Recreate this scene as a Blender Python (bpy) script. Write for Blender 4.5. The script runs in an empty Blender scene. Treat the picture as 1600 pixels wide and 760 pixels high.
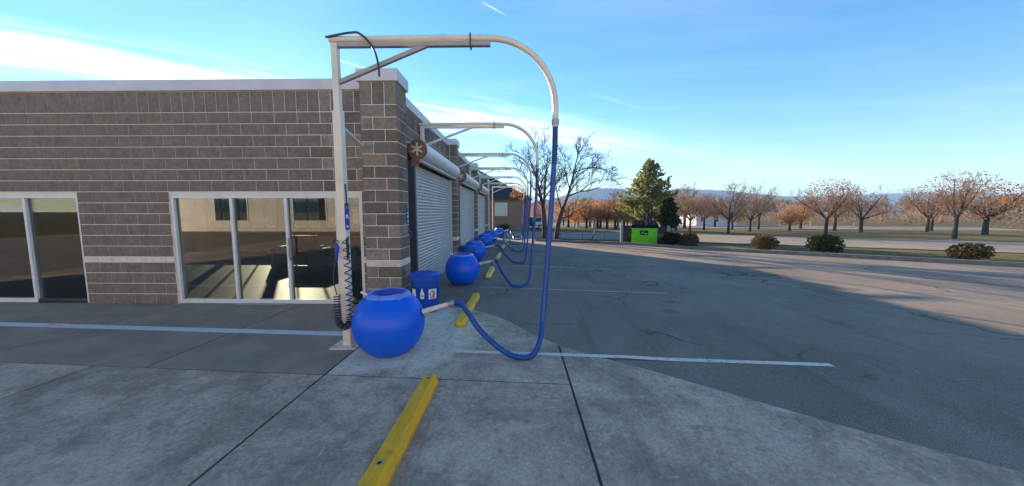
import bpy, bmesh, math, random
from mathutils import Vector, Matrix
random.seed(7)
PI = math.pi
scene = bpy.context.scene
COL = scene.collection

# ------------------------------------------------------------------ camera
CAMH, SLOPE = 1.62, 0.0135
FPX, XV, YH = 525.0, 810.0, 331.0           # focal length and vanishing point of the row, in photo pixels
PITCH = math.atan((380 - YH) / FPX)
YAW = math.atan((XV - 800) * math.cos(PITCH) / FPX)
cam_data = bpy.data.cameras.new('camera')
cam = bpy.data.objects.new('camera', cam_data)
COL.objects.link(cam)
cam_data.sensor_fit = 'HORIZONTAL'
cam_data.sensor_width = 36.0
cam_data.lens = FPX / 1600.0 * 36.0
cam_data.clip_start = 0.05
cam_data.clip_end = 9000
cam.location = (0, 0, CAMH)
cam.rotation_euler = (PI / 2 - PITCH, 0, YAW)
scene.camera = cam

# ------------------------------------------------------------------ sun and sky
SUN_AZ = math.radians(34)                    # to the left of the row's direction (+Y)
SUN_EL = math.radians(13.5)
sun_dir = Vector((-math.sin(SUN_AZ) * math.cos(SUN_EL), math.cos(SUN_AZ) * math.cos(SUN_EL), math.sin(SUN_EL)))
sd = bpy.data.lights.new('sun', 'SUN')
sd.energy = 5.0
sd.angle = math.radians(0.53)
sd.color = (1.0, 0.80, 0.58)
sun = bpy.data.objects.new('sun', sd)
COL.objects.link(sun)
sun.rotation_euler = (-sun_dir).to_track_quat('-Z', 'Y').to_euler()
sun.location = (-20, 30, 30)

scene.view_settings.view_transform = 'Standard'
scene.view_settings.look = 'None'
scene.view_settings.gamma = 1.0
scene.view_settings.use_curve_mapping = False
scene.view_settings.exposure = 1.66
SKY_STRENGTH = 0.10

fw = Vector((-math.sin(YAW) * math.cos(PITCH), math.cos(YAW) * math.cos(PITCH), -math.sin(PITCH)))
rt = Vector((math.cos(YAW), math.sin(YAW), 0))
up = rt.cross(fw)
CAM = Vector((0, 0, CAMH))
def proj(p):
    q = Vector(p) - CAM
    d = q.dot(fw)
    if d <= 0.05: return (-9999, -9999, d)
    return (800 + FPX * q.dot(rt) / d, 380 - FPX * q.dot(up) / d, d)
def heading(x, y):
    return (rt * ((x - 800) / FPX) + up * ((380 - y) / FPX) + fw).normalized()

class NT:
    """small wrapper for building node trees"""
    def __init__(s, tree):
        s.t = tree; s.n = tree.nodes; s.l = tree.links
    def node(s, typ, ins=None, **props):
        n = s.n.new(typ)
        for k, v in props.items(): setattr(n, k, v)
        if ins:
            for k, v in ins.items():
                if hasattr(v, 'is_output'): s.l.new(v, n.inputs[k])
                else: n.inputs[k].default_value = v
        return n
    def math(s, op, a, b=None, c=None, clamp=False):
        n = s.n.new('ShaderNodeMath'); n.operation = op; n.use_clamp = clamp
        for i, v in enumerate((a, b, c)):
            if v is None: continue
            if hasattr(v, 'is_output'): s.l.new(v, n.inputs[i])
            else: n.inputs[i].default_value = v
        return n.outputs[0]
    def mix(s, fac, a, b, mode='MIX'):
        n = s.n.new('ShaderNodeMix'); n.data_type = 'RGBA'; n.blend_type = mode
        for i, v in ((0, fac), (6, a), (7, b)):
            if hasattr(v, 'is_output'): s.l.new(v, n.inputs[i])
            elif i == 0: n.inputs[0].default_value = v
            else: n.inputs[i].default_value = (*v[:3], 1)
        return n.outputs[2]
    def ramp(s, fac, stops):
        n = s.n.new('ShaderNodeValToRGB')
        e = n.color_ramp.elements
        while len(e) < len(stops): e.new(0.5)
        for el, (p, c) in zip(e, stops):
            el.position = p
            el.color = (c, c, c, 1) if isinstance(c, (int, float)) else (*c[:3], 1)
        s.l.new(fac, n.inputs[0])
        return n.outputs[0]
    def sep(s, v):
        n = s.n.new('ShaderNodeSeparateXYZ'); s.l.new(v, n.inputs[0]); return n.outputs
    def noise(s, vec, scale, detail=4, rough=0.55, dist=0.0):
        n = s.node('ShaderNodeTexNoise', {'Scale': scale, 'Detail': detail, 'Roughness': rough, 'Distortion': dist})
        if vec is not None: s.l.new(vec, n.inputs['Vector'])
        return n.outputs['Fac']
    def mapping(s, vec, scale=(1, 1, 1), rot=(0, 0, 0), loc=(0, 0, 0)):
        n = s.n.new('ShaderNodeMapping')
        n.inputs['Scale'].default_value = scale; n.inputs['Rotation'].default_value = rot; n.inputs['Location'].default_value = loc
        s.l.new(vec, n.inputs['Vector'])
        return n.outputs[0]

def build_world():
    w = bpy.data.worlds.new('World'); scene.world = w; w.use_nodes = True
    T = NT(w.node_tree); w.node_tree.nodes.clear()
    sky = T.node('ShaderNodeTexSky')
    sky.sky_type = 'NISHITA'; sky.sun_disc = False
    sky.sun_elevation = SUN_EL; sky.sun_rotation = -SUN_AZ
    sky.altitude = 300; sky.air_density = 1.0; sky.dust_density = 0.04; sky.ozone_density = 2.2
    hs = T.node('ShaderNodeHueSaturation', {'Hue': 0.503, 'Saturation': 1.28, 'Value': 1.0, 'Color': sky.outputs[0]})
    d = T.node('ShaderNodeTexCoord').outputs['Generated']
    def vdot(n):
        v = T.node('ShaderNodeVectorMath', operation='DOT_PRODUCT'); T.l.new(d, v.inputs[0]); v.inputs[1].default_value = n
        return v.outputs['Value']
    def frame(a, b):
        r1, r2 = heading(*a), heading(*b)
        n = r1.cross(r2).normalized(); m = (r1 + r2).normalized(); t = n.cross(m).normalized()
        if t.dot(r2 - r1) < 0: t = -t
        return n, m, t, math.acos(max(-1, min(1, r1.dot(r2)))) / 2
    # high cirrus: one long streaked band that crosses the sky
    n, m, t, half = frame((640, 172), (1010, 232))
    s_, a_, b_ = vdot(n), vdot(t), vdot(m)
    ang = T.math('ARCTAN2', a_, b_)
    co = T.node('ShaderNodeCombineXYZ', {'X': T.math('MULTIPLY', ang, 2.2), 'Y': T.math('MULTIPLY', s_, 42.0), 'Z': 0.37}).outputs[0]
    nz = T.noise(co, 1.6, 7, 0.62, 0.6)
    wig = T.noise(T.node('ShaderNodeCombineXYZ', {'X': T.math('MULTIPLY', ang, 1.3), 'Y': 0.2, 'Z': 4.0}).outputs[0], 2.0, 2)
    off = T.math('ADD', s_, T.math('MULTIPLY', T.math('SUBTRACT', wig, 0.5), 0.10))
    band = T.math('SUBTRACT', 1.0, T.math('DIVIDE', T.math('ABSOLUTE', off), 0.085), clamp=True)
    cl = T.ramp(T.math('MULTIPLY', nz, T.math('ADD', 0.35, T.math('MULTIPLY', band, 0.75))), [(0.30, 0.0), (0.60, 1.0)])
    fadeR = T.ramp(T.math('ADD', T.math('MULTIPLY', ang, 0.9), 0.5), [(0.0, 1.0), (0.36, 1.0), (0.70, 0.50), (0.85, 0.16)])
    cirrus = T.math('MULTIPLY', T.math('MULTIPLY', cl, band), fadeR)
    # thin veil elsewhere
    z = T.sep(d)[2]
    pv = T.node('ShaderNodeVectorMath', operation='DIVIDE')
    T.l.new(d, pv.inputs[0])
    zz = T.math('MAXIMUM', z, 0.03)
    T.l.new(T.node('ShaderNodeCombineXYZ', {'X': zz, 'Y': zz, 'Z': zz}).outputs[0], pv.inputs[1])
    veil = T.noise(T.mapping(pv.outputs[0], (0.35, 1.1, 1), (0, 0, 0.5)), 1.0, 6, 0.6, 0.4)
    veil = T.math('MULTIPLY', T.ramp(veil, [(0.50, 0.0), (0.92, 1.0)]), 0.16)
    cloud = T.math('MAXIMUM', cirrus, veil)
    for A, B, wd, amp in (((752, 3), (792, 25), 0.0028, 0.5), ((520, 92), (578, 109), 0.003, 0.6), ((1048, 226), (1086, 247), 0.004, 0.42), ((920, 145), (1010, 172), 0.006, 0.12)):
        n, m, t, half = frame(A, B)
        s_, a_ = vdot(n), vdot(t)
        wdn = T.math('MULTIPLY_ADD', T.math('ADD', T.math('DIVIDE', a_, half), 1.0), -0.25 * wd, wd)
        line = T.math('SUBTRACT', 1.0, T.math('DIVIDE', T.math('ABSOLUTE', s_), wdn), clamp=True)
        ends = T.math('SUBTRACT', 1.0, T.math('DIVIDE', T.math('ABSOLUTE', a_), half), clamp=True)
        ends = T.math('MULTIPLY', T.math('POWER', ends, 0.35), T.math('GREATER_THAN', vdot(m), 0.0))
        cloud = T.math('MAXIMUM', cloud, T.math('MULTIPLY', T.math('MULTIPLY', line, ends), amp))
    col = T.mix(T.math('MULTIPLY', cloud, 0.9), hs.outputs[0], (6.2, 6.3, 6.7))
    bg = T.node('ShaderNodeBackground', {'Color': col, 'Strength': SKY_STRENGTH})
    out = T.node('ShaderNodeOutputWorld')
    T.l.new(bg.outputs[0], out.inputs[0])
build_world()

# ------------------------------------------------------------------ helpers: mesh building
def gz(y):
    return -SLOPE * min(max(y, -30.0), 60.0)

class MB:
    def __init__(s): s.v = []; s.f = []
    def add(s, vs, fs):
        o = len(s.v); s.v += [tuple(v) for v in vs]; s.f += [tuple(i + o for i in f) for f in fs]
    def box(s, x0, x1, y0, y1, z0, z1):
        s.add([(x0, y0, z0), (x1, y0, z0), (x1, y1, z0), (x0, y1, z0), (x0, y0, z1), (x1, y0, z1), (x1, y1, z1), (x0, y1, z1)],
              [(0, 3, 2, 1), (4, 5, 6, 7), (0, 1, 5, 4), (1, 2, 6, 5), (2, 3, 7, 6), (3, 0, 4, 7)])
        return s
    def bevbox(s, x0, x1, y0, y1, z0, z1, b=0.004):
        bm = bmesh.new()
        bmesh.ops.create_cube(bm, size=1)
        for v in bm.verts:
            v.co = ((x0 + x1) / 2 + v.co.x * (x1 - x0), (y0 + y1) / 2 + v.co.y * (y1 - y0), (z0 + z1) / 2 + v.co.z * (z1 - z0))
        bmesh.ops.bevel(bm, geom=bm.edges[:], offset=b, segments=1, affect='EDGES')
        bm.verts.index_update()
        s.add([v.co[:] for v in bm.verts], [[v.index for v in f.verts] for f in bm.faces]); bm.free()
        return s
    def bar(s, a, b, w, h=None, upv=(0, 0, 1)):
        h = h or w
        a, b = Vector(a), Vector(b); d = (b - a).normalized()
        u = Vector(upv)
        if abs(d.dot(u)) > 0.98: u = Vector((0, 1, 0))
        r = d.cross(u).normalized() * (w / 2); u2 = r.cross(d).normalized() * (h / 2)
        s.add([a - r - u2, a + r - u2, a + r + u2, a - r + u2, b - r - u2, b + r - u2, b + r + u2, b - r + u2],
              [(0, 1, 2, 3), (7, 6, 5, 4), (0, 4, 5, 1), (1, 5, 6, 2), (2, 6, 7, 3), (3, 7, 4, 0)])
        return s
    def tube(s, pts, rad, n=10, cap=True):
        pts = [Vector(p) for p in pts]
        rads = rad if isinstance(rad, (list, tuple)) else [rad] * len(pts)
        o = len(s.v); prev = None
        for i, p in enumerate(pts):
            d = (pts[min(i + 1, len(pts) - 1)] - pts[max(i - 1, 0)])
            d = d.normalized() if d.length > 1e-9 else Vector((0, 0, 1))
            if prev is None:
                u = Vector((0, 0, 1)) if abs(d.z) < 0.9 else Vector((0, 1, 0))
                u = (u - d * u.dot(d)).normalized()
            else:
                u = prev - d * prev.dot(d)
                u = u.normalized() if u.length > 1e-6 else d.orthogonal().normalized()
            prev = u; w = d.cross(u)
            for k in range(n):
                a = 2 * PI * k / n
                s.v.append(tuple(p + (u * math.cos(a) + w * math.sin(a)) * rads[i]))
        for i in range(len(pts) - 1):
            for k in range(n):
                k2 = (k + 1) % n
                s.f.append((o + i * n + k, o + i * n + k2, o + (i + 1) * n + k2, o + (i + 1) * n + k))
        if cap:
            s.f.append(tuple(o + k for k in reversed(range(n))))
            s.f.append(tuple(o + (len(pts) - 1) * n + k for k in range(n)))
        return s
    def lathe(s, prof, n=32, c=(0, 0, 0)):
        o = len(s.v)
        for r, z in prof:
            for k in range(n):
                a = 2 * PI * k / n
                s.v.append((c[0] + r * math.cos(a), c[1] + r * math.sin(a), c[2] + z))
        for i in range(len(prof) - 1):
            for k in range(n):
                k2 = (k + 1) % n
                s.f.append((o + i * n + k, o + i * n + k2, o + (i + 1) * n + k2, o + (i + 1) * n + k))
        return s
    def prism(s, poly, axis, a, b):
        """poly: 2D outline; extruded along axis from a to b"""
        def P(u, v, w): return {'x': (w, u, v), 'y': (u, w, v), 'z': (u, v, w)}[axis]
        n = len(poly)
        s.add([P(u, v, a) for u, v in poly] + [P(u, v, b) for u, v in poly],
              [tuple(reversed(range(n))), tuple(range(n, 2 * n))] + [(i, (i + 1) % n, n + (i + 1) % n, n + i) for i in range(n)])
        return s
    def mesh(s, name, smooth=False):
        me = bpy.data.meshes.new(name)
        me.from_pydata(s.v, [], s.f)
        if smooth:
            me.polygons.foreach_set('use_smooth', [True] * len(me.polygons))
        me.update()
        return me
    def build(s, name, mat, parent=None, smooth=False, fix=True):
        me = s.mesh(name, smooth)
        if fix:
            bm = bmesh.new(); bm.from_mesh(me); bmesh.ops.recalc_face_normals(bm, faces=bm.faces[:]); bm.to_mesh(me); bm.free()
        if smooth:
            try: me.set_sharp_from_angle(angle=math.radians(38))
            except Exception: pass
        return link(name, me, mat, parent)

def link(name, me, mat, parent=None):
    o = bpy.data.objects.new(name, me)
    COL.objects.link(o)
    if mat is not None:
        if not me.materials: me.materials.append(mat)
    if parent is not None: o.parent = parent
    return o
def empty(name, loc=(0, 0, 0), rz=0):
    o = bpy.data.objects.new(name, None); COL.objects.link(o)
    o.location = loc; o.rotation_euler = (0, 0, rz); o.empty_display_size = 0.2
    return o
def tag(o, label, cat, group=None):
    o['label'] = label; o['category'] = cat
    if group: o['group'] = group
    return o
def struct(o): o['kind'] = 'structure'; return o
def stuff(o): o['kind'] = 'stuff'; return o

# ------------------------------------------------------------------ materials
MATS = {}
def mat(name, color, rough=0.6, metal=0.0, var=0.12, nscale=8.0, bump=0.0, bscale=60.0, spec=0.5, rand=0.0, dirt=None, dirt_amt=0.0, dscale=2.5, coord='Object', sub=None):
    m = bpy.data.materials.new(name); m.use_nodes = True
    T = NT(m.node_tree); b = m.node_tree.nodes['Principled BSDF']
    tc = T.node('ShaderNodeTexCoord').outputs[coord]
    if coord == 'Object':
        oi = T.node('ShaderNodeObjectInfo')
        av = T.node('ShaderNodeVectorMath', operation='ADD'); T.l.new(tc, av.inputs[0])
        sc = T.node('ShaderNodeVectorMath', operation='SCALE', ins={'Scale': 37.0}); T.l.new(T.node('ShaderNodeCombineXYZ', {'X': oi.outputs['Random'], 'Y': oi.outputs['Random'], 'Z': oi.outputs['Random']}).outputs[0], sc.inputs[0])
        T.l.new(sc.outputs[0], av.inputs[1]); tc = av.outputs[0]
    n = T.noise(tc, nscale, 5, 0.6)
    dark = tuple(c * (1 - var) for c in color); lite = tuple(min(1, c * (1 + var)) for c in color)
    col = T.mix(T.ramp(n, [(0.3, 0.0), (0.7, 1.0)]), dark, lite)
    if rand:
        oi = T.node('ShaderNodeObjectInfo')
        v = T.math('MULTIPLY_ADD', oi.outputs['Random'], 2 * rand, 1 - rand)
        hs = T.node('ShaderNodeHueSaturation', {'Value': v, 'Color': col}); col = hs.outputs[0]
    if dirt:
        dn = T.ramp(T.noise(tc, dscale, 6, 0.65), [(0.48, 0.0), (0.72, 1.0)])
        col = T.mix(T.math('MULTIPLY', dn, dirt_amt), col, dirt)
    T.l.new(col, b.inputs['Base Color'])
    b.inputs['Roughness'].default_value = rough; b.inputs['Metallic'].default_value = metal
    b.inputs['Specular IOR Level'].default_value = spec
    if bump:
        bn = T.node('ShaderNodeBump', {'Strength': bump, 'Distance': 0.01, 'Height': T.noise(tc, bscale, 4, 0.6)})
        T.l.new(bn.outputs[0], b.inputs['Normal'])
    MATS[name] = m
    return m

M_cmu = mat('concrete block', (0.238, 0.193, 0.152), 0.95, var=0.22, nscale=14, bump=0.5, bscale=120, spec=0.2, rand=0.30, dirt=(0.15, 0.112, 0.09), dirt_amt=0.6, dscale=4)
M_band = mat('pale split block', (0.72, 0.63, 0.52), 0.95, var=0.18, nscale=14, bump=0.5, bscale=100, spec=0.2, rand=0.08)
M_mortar = mat('mortar', (0.82, 0.68, 0.53), 0.95, var=0.15, nscale=6, bump=0.3, bscale=150, spec=0.2, coord='Generated')
M_cap = mat('parapet metal', (0.64, 0.60, 0.60), 0.45, metal=0.0, var=0.06, nscale=2.0, dirt=(0.46, 0.42, 0.40), dirt_amt=0.5, dscale=1.5)
M_shutter = mat('shutter steel', (0.52, 0.495, 0.475), 0.42, metal=0.3, var=0.08, nscale=1.5, dirt=(0.44, 0.43, 0.42), dirt_amt=0.4, dscale=0.9)
M_guide = mat('shutter guide', (0.075, 0.080, 0.095), 0.5, metal=0.4, var=0.15)
M_guide2 = mat('shutter guide edge', (0.50, 0.53, 0.58), 0.45, metal=0.3, var=0.1)
M_hood = mat('galvanised hood', (0.78, 0.75, 0.72), 0.40, metal=0.15, var=0.07, nscale=2.5, dirt=(0.60, 0.57, 0.53), dirt_amt=0.4, dscale=1.6)
M_rust = mat('rusty disc', (0.26, 0.125, 0.080), 0.85, var=0.35, nscale=14, bump=0.3, bscale=60)
M_star = mat('star bracket', (0.74, 0.62, 0.44), 0.7, var=0.15, nscale=20)
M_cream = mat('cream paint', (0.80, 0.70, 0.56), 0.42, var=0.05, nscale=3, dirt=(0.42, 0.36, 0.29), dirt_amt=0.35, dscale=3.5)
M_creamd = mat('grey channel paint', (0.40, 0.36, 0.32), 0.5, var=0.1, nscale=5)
M_white = mat('white frame paint', (0.72, 0.71, 0.68), 0.4, var=0.05, dirt=(0.5, 0.48, 0.44), dirt_amt=0.3)
M_black = mat('black rubber', (0.018, 0.018, 0.02), 0.5, var=0.2)
M_cable = mat('dark grey cable', (0.07, 0.065, 0.065), 0.5, var=0.15)
M_navy = mat('navy air hose', (0.012, 0.016, 0.05), 0.35, var=0.2)
M_hose = mat('blue hose', (0.005, 0.066, 0.30), 0.38, var=0.15, nscale=20, dirt=(0.02, 0.035, 0.10), dirt_amt=0.35, dscale=6)
M_hosedark = mat('dark navy hose sleeve', (0.008, 0.012, 0.07), 0.5, var=0.2, nscale=20)
M_ball = mat('blue plastic', (0.003, 0.115, 0.74), 0.38, var=0.06, nscale=2, spec=0.4, dirt=(0.015, 0.09, 0.48), dirt_amt=0.4, dscale=3.2, bump=0.05, bscale=25)
M_bin = mat('blue bin plastic', (0.003, 0.060, 0.36), 0.45, var=0.1, nscale=3, dirt=(0.01, 0.03, 0.16), dirt_amt=0.4, dscale=4)
M_lidblue = mat('blue lid plastic', (0.006, 0.085, 0.46), 0.4, var=0.1, nscale=3, dirt=(0.02, 0.07, 0.30), dirt_amt=0.4, dscale=4)
M_liner = mat('bag liner', (0.16, 0.26, 0.72), 0.35, var=0.25, nscale=12)
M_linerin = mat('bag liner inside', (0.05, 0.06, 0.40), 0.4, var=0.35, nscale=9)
M_dark = mat('dark void', (0.012, 0.012, 0.014), 0.9, var=0.2)
M_wand = mat('wand plastic', (0.74, 0.65, 0.53), 0.5, var=0.1, nscale=12, dirt=(0.35, 0.32, 0.27), dirt_amt=0.5, dscale=8)
M_stick_w = mat('sticker white', (0.86, 0.85, 0.84), 0.5, var=0.05)
M_stick_b = mat('sticker blue', (0.02, 0.06, 0.45), 0.45, var=0.1)
M_stick_pb = mat('sticker pale blue', (0.62, 0.74, 0.86), 0.5, var=0.12, nscale=30)
M_red = mat('sticker red', (0.80, 0.08, 0.04), 0.5, var=0.3, nscale=40)
M_orange = mat('sticker orange', (0.75, 0.38, 0.12), 0.5, var=0.2, nscale=40)
M_sign = mat('blue sign', (0.02, 0.045, 0.42), 0.45, var=0.1)
M_galv = mat('galvanised bolt', (0.35, 0.35, 0.36), 0.45, metal=0.6, var=0.2)
M_green = mat('lime green paint', (0.14, 0.66, 0.010), 0.5, var=0.08, nscale=2, dirt=(0.07, 0.36, 0.02), dirt_amt=0.4, dscale=2)
M_lid = mat('dumpster lid', (0.007, 0.007, 0.014), 0.9, var=0.3, nscale=3, spec=0.15, dirt=(0.016, 0.014, 0.018), dirt_amt=0.4)
M_gate = mat('black gate slats', (0.012, 0.012, 0.013), 0.7, var=0.3)
M_gpost = mat('grey post', (0.26, 0.26, 0.27), 0.6, metal=0.3, var=0.2)
M_fence = mat('dark fence steel', (0.03, 0.03, 0.032), 0.6, var=0.2)
M_floor = mat('showroom floor', (0.055, 0.045, 0.04), 0.45, var=0.15, nscale=2)
M_inner = mat('interior paint', (0.50, 0.46, 0.40), 0.8, var=0.08)
M_sofa = mat('dark seat vinyl', (0.05, 0.045, 0.045), 0.5, var=0.2)
M_kerb = mat('kerb concrete', (0.22, 0.20, 0.175), 0.95, var=0.25, nscale=4, bump=0.3, bscale=60)
M_paintw = None

def mat_glass(tint=(0.80, 0.83, 0.82, 1)):
    m = bpy.data.materials.new('window glass'); m.use_nodes = True
    T = NT(m.node_tree); T.n.clear()
    fr = T.node('ShaderNodeFresnel', {'IOR': 1.36})
    tr = T.node('ShaderNodeBsdfTransparent', {'Color': tint})
    gl = T.node('ShaderNodeBsdfGlossy', {'Roughness': 0.01, 'Color': (1, 1, 1, 1)})
    mx = T.node('ShaderNodeMixShader')
    T.l.new(T.math('MULTIPLY_ADD', fr.outputs[0], 0.9, 0.03), mx.inputs[0]); T.l.new(tr.outputs[0], mx.inputs[1]); T.l.new(gl.outputs[0], mx.inputs[2])
    T.l.new(mx.outputs[0], T.node('ShaderNodeOutputMaterial').inputs[0])
    return m
M_glass = mat_glass()

def mat_concrete():
    m = bpy.data.materials.new('weathered concrete'); m.use_nodes = True
    T = NT(m.node_tree); b = m.node_tree.nodes['Principled BSDF']
    p = T.node('ShaderNodeNewGeometry').outputs['Position']
    big = T.noise(p, 0.9, 6, 0.62, 0.5)
    mid = T.noise(T.mapping(p, (1, 1, 1), (0, 0, 0.4), (3, 8, 0)), 3.2, 8, 0.7, 0.3)
    fine = T.noise(p, 38, 5, 0.7)
    speck = T.noise(p, 240, 2, 0.6)
    col = T.mix(T.ramp(big, [(0.42, 0.0), (0.58, 1.0)]), (0.39, 0.272, 0.188), (0.61, 0.432, 0.300))
    col = T.mix(T.math('MULTIPLY', T.ramp(mid, [(0.50, 0.0), (0.68, 1.0)]), 0.65), col, (0.70, 0.54, 0.39))
    col = T.mix(T.math('MULTIPLY', T.ramp(mid, [(0.32, 1.0), (0.47, 0.0)]), 0.65), col, (0.24, 0.172, 0.125))
    # a cleaner, sandier patch that was never driven on, by the containers
    x, y, z = T.sep(p)
    dx = T.math('DIVIDE', T.math('SUBTRACT', x, -1.55), 1.25); dy = T.math('DIVIDE', T.math('SUBTRACT', y, 4.5), 1.5)
    rr = T.math('SQRT', T.math('ADD', T.math('MULTIPLY', dx, dx), T.math('MULTIPLY', dy, dy)))
    rr = T.math('ADD', rr, T.math('MULTIPLY', T.math('SUBTRACT', T.noise(p, 2.2, 6, 0.65), 0.5), 0.9))
    cm = T.math('MULTIPLY', T.ramp(rr, [(0.72, 1.0), (0.92, 0.0)]), T.ramp(T.noise(p, 5, 5, 0.6), [(0.25, 0.6), (0.6, 1.0)]))
    col = T.mix(T.math('MULTIPLY', cm, 1.0), col, (0.84, 0.68, 0.49))
    dustL = T.math('MULTIPLY', T.ramp(T.math('ADD', x, T.math('MULTIPLY', T.noise(p, 3, 6, 0.7), 1.2)), [(0.0, 0.0), (0.01, 0.0)]), 0.0)
    # tyre scuffs along the row
    st = T.noise(T.mapping(p, (5.0, 0.5, 1), (0, 0, 0.12)), 1.0, 5, 0.6)
    col = T.mix(T.math('MULTIPLY', T.ramp(st, [(0.56, 0.0), (0.70, 1.0)]), 0.30), col, (0.18, 0.138, 0.105))
    # spalls and pale drips
    vo = T.node('ShaderNodeTexVoronoi', {'Scale': 2.3, 'Randomness': 1.0}); T.l.new(p, vo.inputs['Vector'])
    sp = T.math('MULTIPLY', T.ramp(T.math('ADD', vo.outputs['Distance'], T.math('MULTIPLY', fine, 0.06)), [(0.055, 1.0), (0.085, 0.0)]), T.math('GREATER_THAN', T.noise(p, 1.7, 2), 0.52))
    col = T.mix(T.math('MULTIPLY', sp, 0.6), col, (0.62, 0.58, 0.53))
    vo2 = T.node('ShaderNodeTexVoronoi', {'Scale': 3.1, 'Randomness': 1.0}); T.l.new(T.mapping(p, loc=(5, 2, 0)), vo2.inputs['Vector'])
    sp2 = T.math('MULTIPLY', T.ramp(vo2.outputs['Distance'], [(0.03, 1.0), (0.06, 0.0)]), T.math('GREATER_THAN', T.noise(p, 1.3, 2), 0.5))
    col = T.mix(T.math('MULTIPLY', sp2, 0.6), col, (0.08, 0.07, 0.06))
    vo4 = T.node('ShaderNodeTexVoronoi', {'Scale': 1.15, 'Randomness': 1.0}); T.l.new(T.mapping(p, loc=(9, 3, 0)), vo4.inputs['Vector'])
    oil = T.math('MULTIPLY', T.ramp(T.math('ADD', vo4.outputs['Distance'], T.math('MULTIPLY', T.noise(p, 8, 5, 0.7), 0.20)), [(0.14, 1.0), (0.26, 0.0)]), T.math('GREATER_THAN', T.noise(p, 0.9, 2), 0.47))
    col = T.mix(T.math('MULTIPLY', oil, 0.6), col, (0.13, 0.10, 0.08))
    drip = T.noise(T.mapping(p, (7, 1.4, 1), (0, 0, 0.2)), 1.5, 6, 0.7)
    col = T.mix(T.math('MULTIPLY', T.ramp(drip, [(0.60, 0.0), (0.70, 1.0)]), 0.5), col, (0.66, 0.55, 0.42))
    pit = T.noise(p, 15, 7, 0.75)
    col = T.mix(T.math('MULTIPLY', T.ramp(pit, [(0.50, 0.0), (0.60, 1.0)]), 0.38), col, (0.24, 0.175, 0.13))
    pit2 = T.noise(T.mapping(p, loc=(4, 9, 0)), 24, 6, 0.75)
    col = T.mix(T.math('MULTIPLY', T.ramp(pit2, [(0.55, 0.0), (0.64, 1.0)]), 0.35), col, (0.72, 0.58, 0.44))
    col = T.mix(0.55, col, T.mix(T.ramp(fine, [(0.3, 0), (0.7, 1)]), (0.25, 0.25, 0.25), (0.75, 0.75, 0.75)), 'OVERLAY')
    col = T.mix(0.35, col, T.mix(T.ramp(speck, [(0.3, 0), (0.7, 1)]), (0.25, 0.25, 0.25), (0.75, 0.75, 0.75)), 'OVERLAY')
    T.l.new(col, b.inputs['Base Color'])
    b.inputs['Specular IOR Level'].default_value = 0.35
    T.l.new(T.ramp(big, [(0.3, 0.68), (0.7, 0.92)]), b.inputs['Roughness'])
    bn = T.node('ShaderNodeBump', {'Strength': 0.35, 'Distance': 0.006, 'Height': T.math('ADD', fine, T.math('MULTIPLY', speck, 0.6))})
    T.l.new(bn.outputs[0], b.inputs['Normal'])
    return m
M_conc = mat_concrete()
M_walk = mat('tan sidewalk concrete', (0.36, 0.27, 0.19), 0.92, var=0.25, nscale=3, bump=0.35, bscale=120, spec=0.3, dirt=(0.20, 0.155, 0.12), dirt_amt=0.6, dscale=1.4, coord='Generated')

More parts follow.
